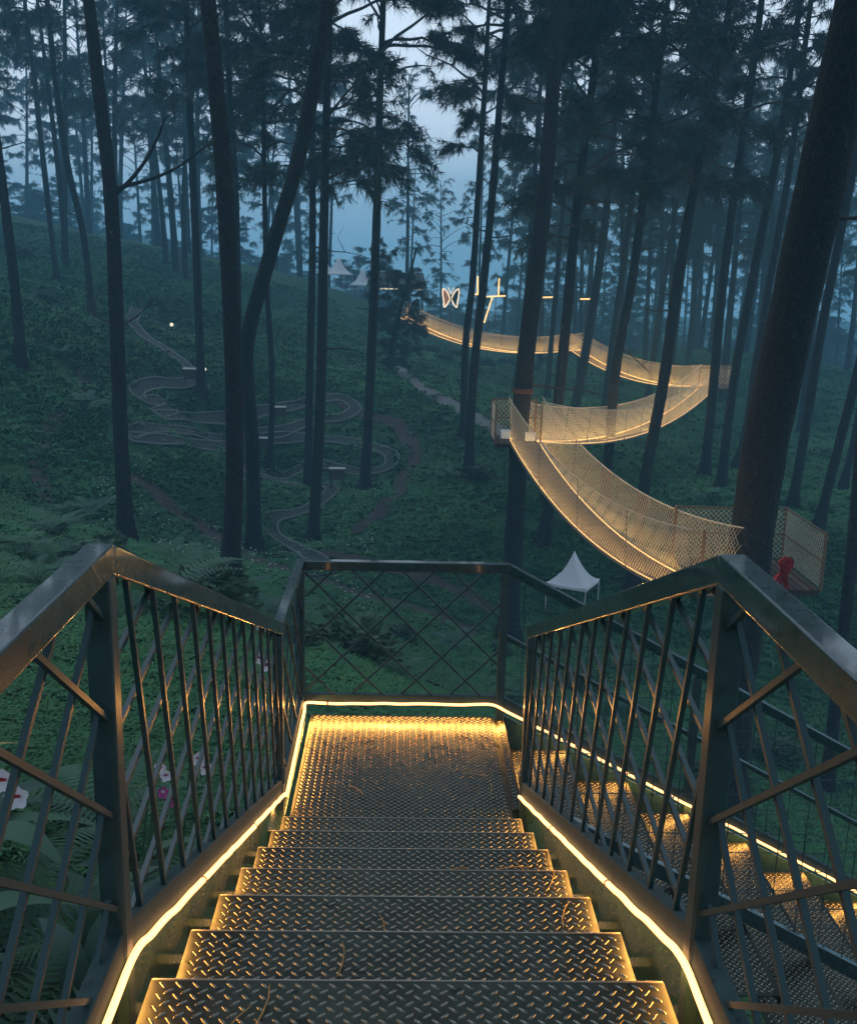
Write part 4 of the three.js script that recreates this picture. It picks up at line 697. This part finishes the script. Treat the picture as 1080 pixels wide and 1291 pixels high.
// small marker boards and lamps along the track
const boardGeo = new RoundedBoxGeometry(0.62, 0.42, 0.05, 1, 0.01), capGeo = new RoundedBoxGeometry(0.66, 0.07, 0.09, 1, 0.01), legGeo = new THREE.CylinderGeometry(0.035, 0.035, 0.6, 8);
for (const [px, py, label] of [[330, 577, 'dark board with white cap beside the thick pine'], [352, 537, 'dark board with white cap in the middle of the clearing'], [425, 617, 'dark board with white cap at the lower track bend'], [241, 490, 'dark board with white cap by the upper track bend']]) {
  const p = hit(px, py, 15), g = thing('track_board', label, 'board', p, 'boards beside the track'); const b = mesh('board', boardGeo, M.darkWood, g); b.position.y = 0.62; const c = mesh('cap', capGeo, M.white, g); c.position.y = 0.87; for (const s of [-1, 1]) { const l = mesh('leg', legGeo, M.darkWood, g); l.position.set(s * 0.24, 0.2, 0); }
}
for (const [px, py, label] of [[217, 424, 'small white path lamp at the top of the track'], [258, 482, 'small white path lamp at the foot of a slim pine'], [958, 690, 'small pale path lamp on the lower right slope']]) {
  const p = hit(px, py, 18), g = thing('path_lamp', label, 'lamp', p, 'path lamps'); const s = new Soup(); s.tube([new THREE.Vector3(0, -0.2, 0), new THREE.Vector3(0, 0.5, 0)], 0.03, 6); mesh('post', s.build(), M.darkWood, g);
  const b = mesh('lamp_globe', new THREE.SphereGeometry(0.09, 12, 10), new THREE.MeshStandardMaterial({ color: rgb(0.8, 0.8, 0.75), emissive: rgb(1, 0.85, 0.6), emissiveIntensity: 1.6 }), g); b.position.y = 0.58; const l = new THREE.PointLight(rgb(1, 0.8, 0.5), 0.25); l.name = 'globe_light'; l.position.y = 0.58; g.add(l);
}

// ---------------------------------------------------------------- plants beside the upper railing
function leafGeo(L, W, curl, droop) {                              // a long blade with a fold along its middle
  const s = new Soup(), n = 9; for (let k = 0; k <= n; k++) { const t = k / n, w = W * Math.sin(Math.PI * Math.pow(t, 0.75)) * 0.5 + 0.004, x = L * t * (1 - 0.25 * droop * t), y = L * (0.75 * t - droop * t * t); for (const e of [-1, 0, 1]) s.vert(new THREE.Vector3(x, y + Math.abs(e) * w * curl, e * w), { x: 0, y: 1, z: 0 }, t, e); if (k) for (let e = 0; e < 2; e++) { const a = (k - 1) * 3 + e; s.tri(a, a + 1, a + 3); s.tri(a + 1, a + 4, a + 3); } }
  const g = s.build(); g.computeVertexNormals(); return g;
}
const leaves = [leafGeo(0.55, 0.13, 0.35, 0.75), leafGeo(0.7, 0.11, 0.3, 0.95), leafGeo(0.42, 0.15, 0.25, 0.5), leafGeo(0.6, 0.17, 0.3, 0.6)];
const frond = (() => { const s = Object.assign(new Soup(), { flat: true }), n = 22, L = 0.62; const P = t => new THREE.Vector3(L * t, L * (0.8 * t - 0.85 * t * t), 0); s.tube(Array.from({ length: 9 }, (_, k) => P(k / 8)), 0.004, 4); for (let k = 2; k < n; k++) for (const e of [-1, 1]) { const t = k / n, p = P(t), l = 0.13 * Math.sin(Math.PI * Math.pow(t, 0.6)) + 0.015, nn = { x: 0, y: 1, z: 0 }; const a = s.vert(p.clone().add(new THREE.Vector3(-0.011, 0, 0)), nn), b = s.vert(p.clone().add(new THREE.Vector3(0.011, 0, 0)), nn), c = s.vert(p.clone().add(new THREE.Vector3(l * 0.3, -l * 0.15, e * l)), nn); e > 0 ? s.tri(a, c, b) : s.tri(a, b, c); } return s.build(); })();
const gR = rng(202);
function leafyPlant(x, d, n, s, label, y0) { const g = thing('broadleaf_plant', label, 'plant', V(x, y0 ?? ground(x, d), d), 'leafy plants beside the railing'); for (let k = 0; k < n; k++) { const m = mesh('leaf', leaves[Math.floor(gR() * 4)], k === n - 1 && gR() < 0.5 ? M.leafYellow : M.leaf[Math.floor(gR() * 3)], g); m.rotation.order = 'YZX'; m.rotation.set((gR() - 0.5) * 0.5, k * 2.4 + gR() * 0.5, 0.25 + gR() * 0.55); m.position.y = 0.02 + gR() * 0.25; m.scale.setScalar(0.7 + gR() * 0.6); } const q = new Soup(); q.tube([new THREE.Vector3(0, -0.1, 0), new THREE.Vector3(0.01, 0.3, 0.01)], [0.02, 0.012], 6); mesh('stalk', q.build(), M.leaf[0], g); g.scale.setScalar(s); return g; }
function fern(x, d, n, s, label) { const g = thing('fern', label, 'fern', V(x, ground(x, d), d), 'ferns beside the railing'); for (let k = 0; k < n; k++) { const m = mesh('frond', frond, M.leaf[Math.floor(gR() * 3)], g); m.rotation.order = 'YZX'; m.rotation.set((gR() - 0.5) * 0.3, k / n * 6.283 + gR() * 0.4, 0.1 + gR() * 0.5); m.scale.setScalar(0.8 + gR() * 0.5); m.position.y = 0.03; } g.scale.setScalar(s); return g; }
for (const [x, d, n, s] of [[-1.05, 1.55, 9, 1.0], [-0.95, 2.05, 9, 1.0], [-1.3, 2.5, 10, 1.1], [-1.0, 2.75, 8, 0.9], [-1.65, 1.9, 10, 1.2], [-1.15, 3.4, 9, 1.0], [-1.7, 3.1, 10, 1.2], [-1.35, 4.1, 9, 1.0], [-2.2, 2.6, 10, 1.3], [-2.1, 4.4, 9, 1.2], [-1.5, 5.3, 8, 1.0], [-2.6, 5.6, 9, 1.2]]) leafyPlant(x, d, n, s, 'broadleaf garden plant outside the upper railing');
for (const [x, d, n, s] of [[-0.88, 2.3, 9, 0.9], [-1.0, 1.75, 9, 0.9], [-1.4, 3.0, 10, 1.1], [-1.05, 3.9, 10, 1.0], [-1.8, 4.0, 10, 1.2], [-1.2, 4.8, 9, 1.1], [-2.3, 3.6, 10, 1.2], [-1.9, 6.2, 10, 1.2]]) fern(x, d, n, s, 'green fern outside the upper railing');
const petalGeo = (() => { const s = new Soup(), n = 5; for (let k = 0; k <= n; k++) { const t = k / n, w = 0.021 * Math.sin(Math.PI * (0.12 + 0.8 * t)) + 0.001; for (const e of [-1, 0, 1]) s.vert(new THREE.Vector3(0.045 * t, 0.012 * t * t + Math.abs(e) * 0.004, e * w), { x: 0, y: 1, z: 0 }); if (k) for (let e = 0; e < 2; e++) { const a = (k - 1) * 3 + e; s.tri(a, a + 1, a + 3); s.tri(a + 1, a + 4, a + 3); } } const g = s.build(); g.computeVertexNormals(); return g; })();
function orchid(px, py, d, s, heads, mat, lip, label) {
  const c = at(px, py, d), y = ground(c.x - 0.1, d), g = thing('orchid', label, 'flower', new THREE.Vector3(c.x - 0.1, y, c.z)), tip = c.clone().sub(g.position), q = new Soup(); q.tube([new THREE.Vector3(0, -0.05, 0), new THREE.Vector3(0.0, tip.y * 0.7, 0), new THREE.Vector3(0.05, tip.y + 0.04, 0), tip.clone().setZ(-0.02)], [0.006, 0.005, 0.004, 0.003], 5); mesh('stem', q.build(), M.leaf[1], g);
  for (let h = 0; h < heads; h++) {
    const o = new THREE.Group(); o.name = 'blossom'; o.position.copy(tip).add(new THREE.Vector3((h % 2 - 0.5) * 0.05 * s * (heads > 1), -h * 0.055 * s, h * 0.01)); o.rotation.set(1.1 + (gR() - 0.5) * 0.5, gR() * 0.6 - 0.3, (gR() - 0.5) * 0.5); o.scale.setScalar(s); g.add(o);
    for (let k = 0; k < 5; k++) { const m = mesh('petal', petalGeo, mat, o); m.rotation.y = k / 5 * 6.283 + 0.3; } const l = mesh('lip', petalGeo, lip, o); l.rotation.set(0, Math.PI / 2, 0.5); l.scale.set(0.55, 1, 0.8); l.position.y = 0.006;
  }
  for (let k = 0; k < 3; k++) { const m = mesh('leaf', leaves[0], M.leaf[1], g); m.rotation.set(0, k * 2.1, 0.2); m.scale.setScalar(0.5); }
}
orchid(14, 985, 1.95, 0.55, 2, M.petal, M.petalRed, 'white orchid with red lip beside the near railing post');
orchid(206, 968, 4.2, 0.6, 2, M.petal, M.petalPurple, 'white and purple orchid spray behind the flight railing');
orchid(211, 1000, 4.1, 0.6, 2, M.petalPurple, M.petal, 'dark purple orchid spray under the white one');
orchid(256, 957, 4.3, 0.72, 2, M.petal, M.petalPurple, 'pair of large white orchids halfway down the railing');
orchid(332, 830, 6.2, 0.9, 2, M.petal, M.petalPurple, 'small white orchids near the landing corner');

// ferns and fallen branches on the open slope
for (let k = 0, n = 0; k < 200 && n < 34; k++) { const d = 13 + gR() * 34, x = (gR() - 0.56) * d * 0.8; if (nearSpan(x, d, 0.6) || (x / d > -0.30 && x / d < -0.02 && d > 26)) continue; n++; const g = fern(x, d, 9, 1.0 + gR() * 0.8, 'fern growing in the open hillside grass'); g.userData.group = 'ferns on the hillside'; }
for (let k = 0; k < 26; k++) { const d = 12 + gR() * 36, x = (gR() - 0.55) * d * 0.8, a = gR() * 6.28, L = 0.8 + gR() * 1.8, pts = []; for (let j = 0; j <= 5; j++) { const q = (j / 5 - 0.5) * L, xx = x + Math.cos(a) * q + (gR() - 0.5) * 0.12, dd = d + Math.sin(a) * q + (gR() - 0.5) * 0.12; pts.push(V(xx, ground(xx, dd) + 0.10 + gR() * 0.05, dd)); } const g = thing('fallen_branch', 'bare fallen branch lying in the hillside grass', 'branch', pts[0], 'fallen branches on the hillside'), s = new Soup(); s.tube(rel(pts, pts[0]), [0.032, 0.03, 0.027, 0.022, 0.016, 0.008], 6); mesh('wood', s.build(), M.bark, g); }
// pine needles dropped on the treads
const dropped = (() => { const s = new Soup(); s.tube([new THREE.Vector3(-0.06, 0.002, 0), new THREE.Vector3(-0.02, 0.004, 0.008), new THREE.Vector3(0.03, 0.003, 0.01), new THREE.Vector3(0.07, 0.002, 0.002)], [0.0012, 0.0016, 0.0015, 0.0008], 5); return s.build(); })();
for (let k = 0; k < 26; k++) { const i = Math.floor(gR() * 8), x = (gR() - 0.5) * 0.95, y = i < 7 ? -RISE * i : YL, d = i < 7 ? D0 + RUN * i - 0.04 - gR() * 0.3 : DP - 0.3 + gR() * 1.2; const m = top('fallen_needle', dropped, M.leafYellow, 'dry pine needle lying on a patterned stair plate', 'pine needle', 'pine needles dropped on the stairs'); m.position.copy(V(x, y + 0.004, d)); m.rotation.y = gR() * 6.28; }

renderer.render(scene, camera);
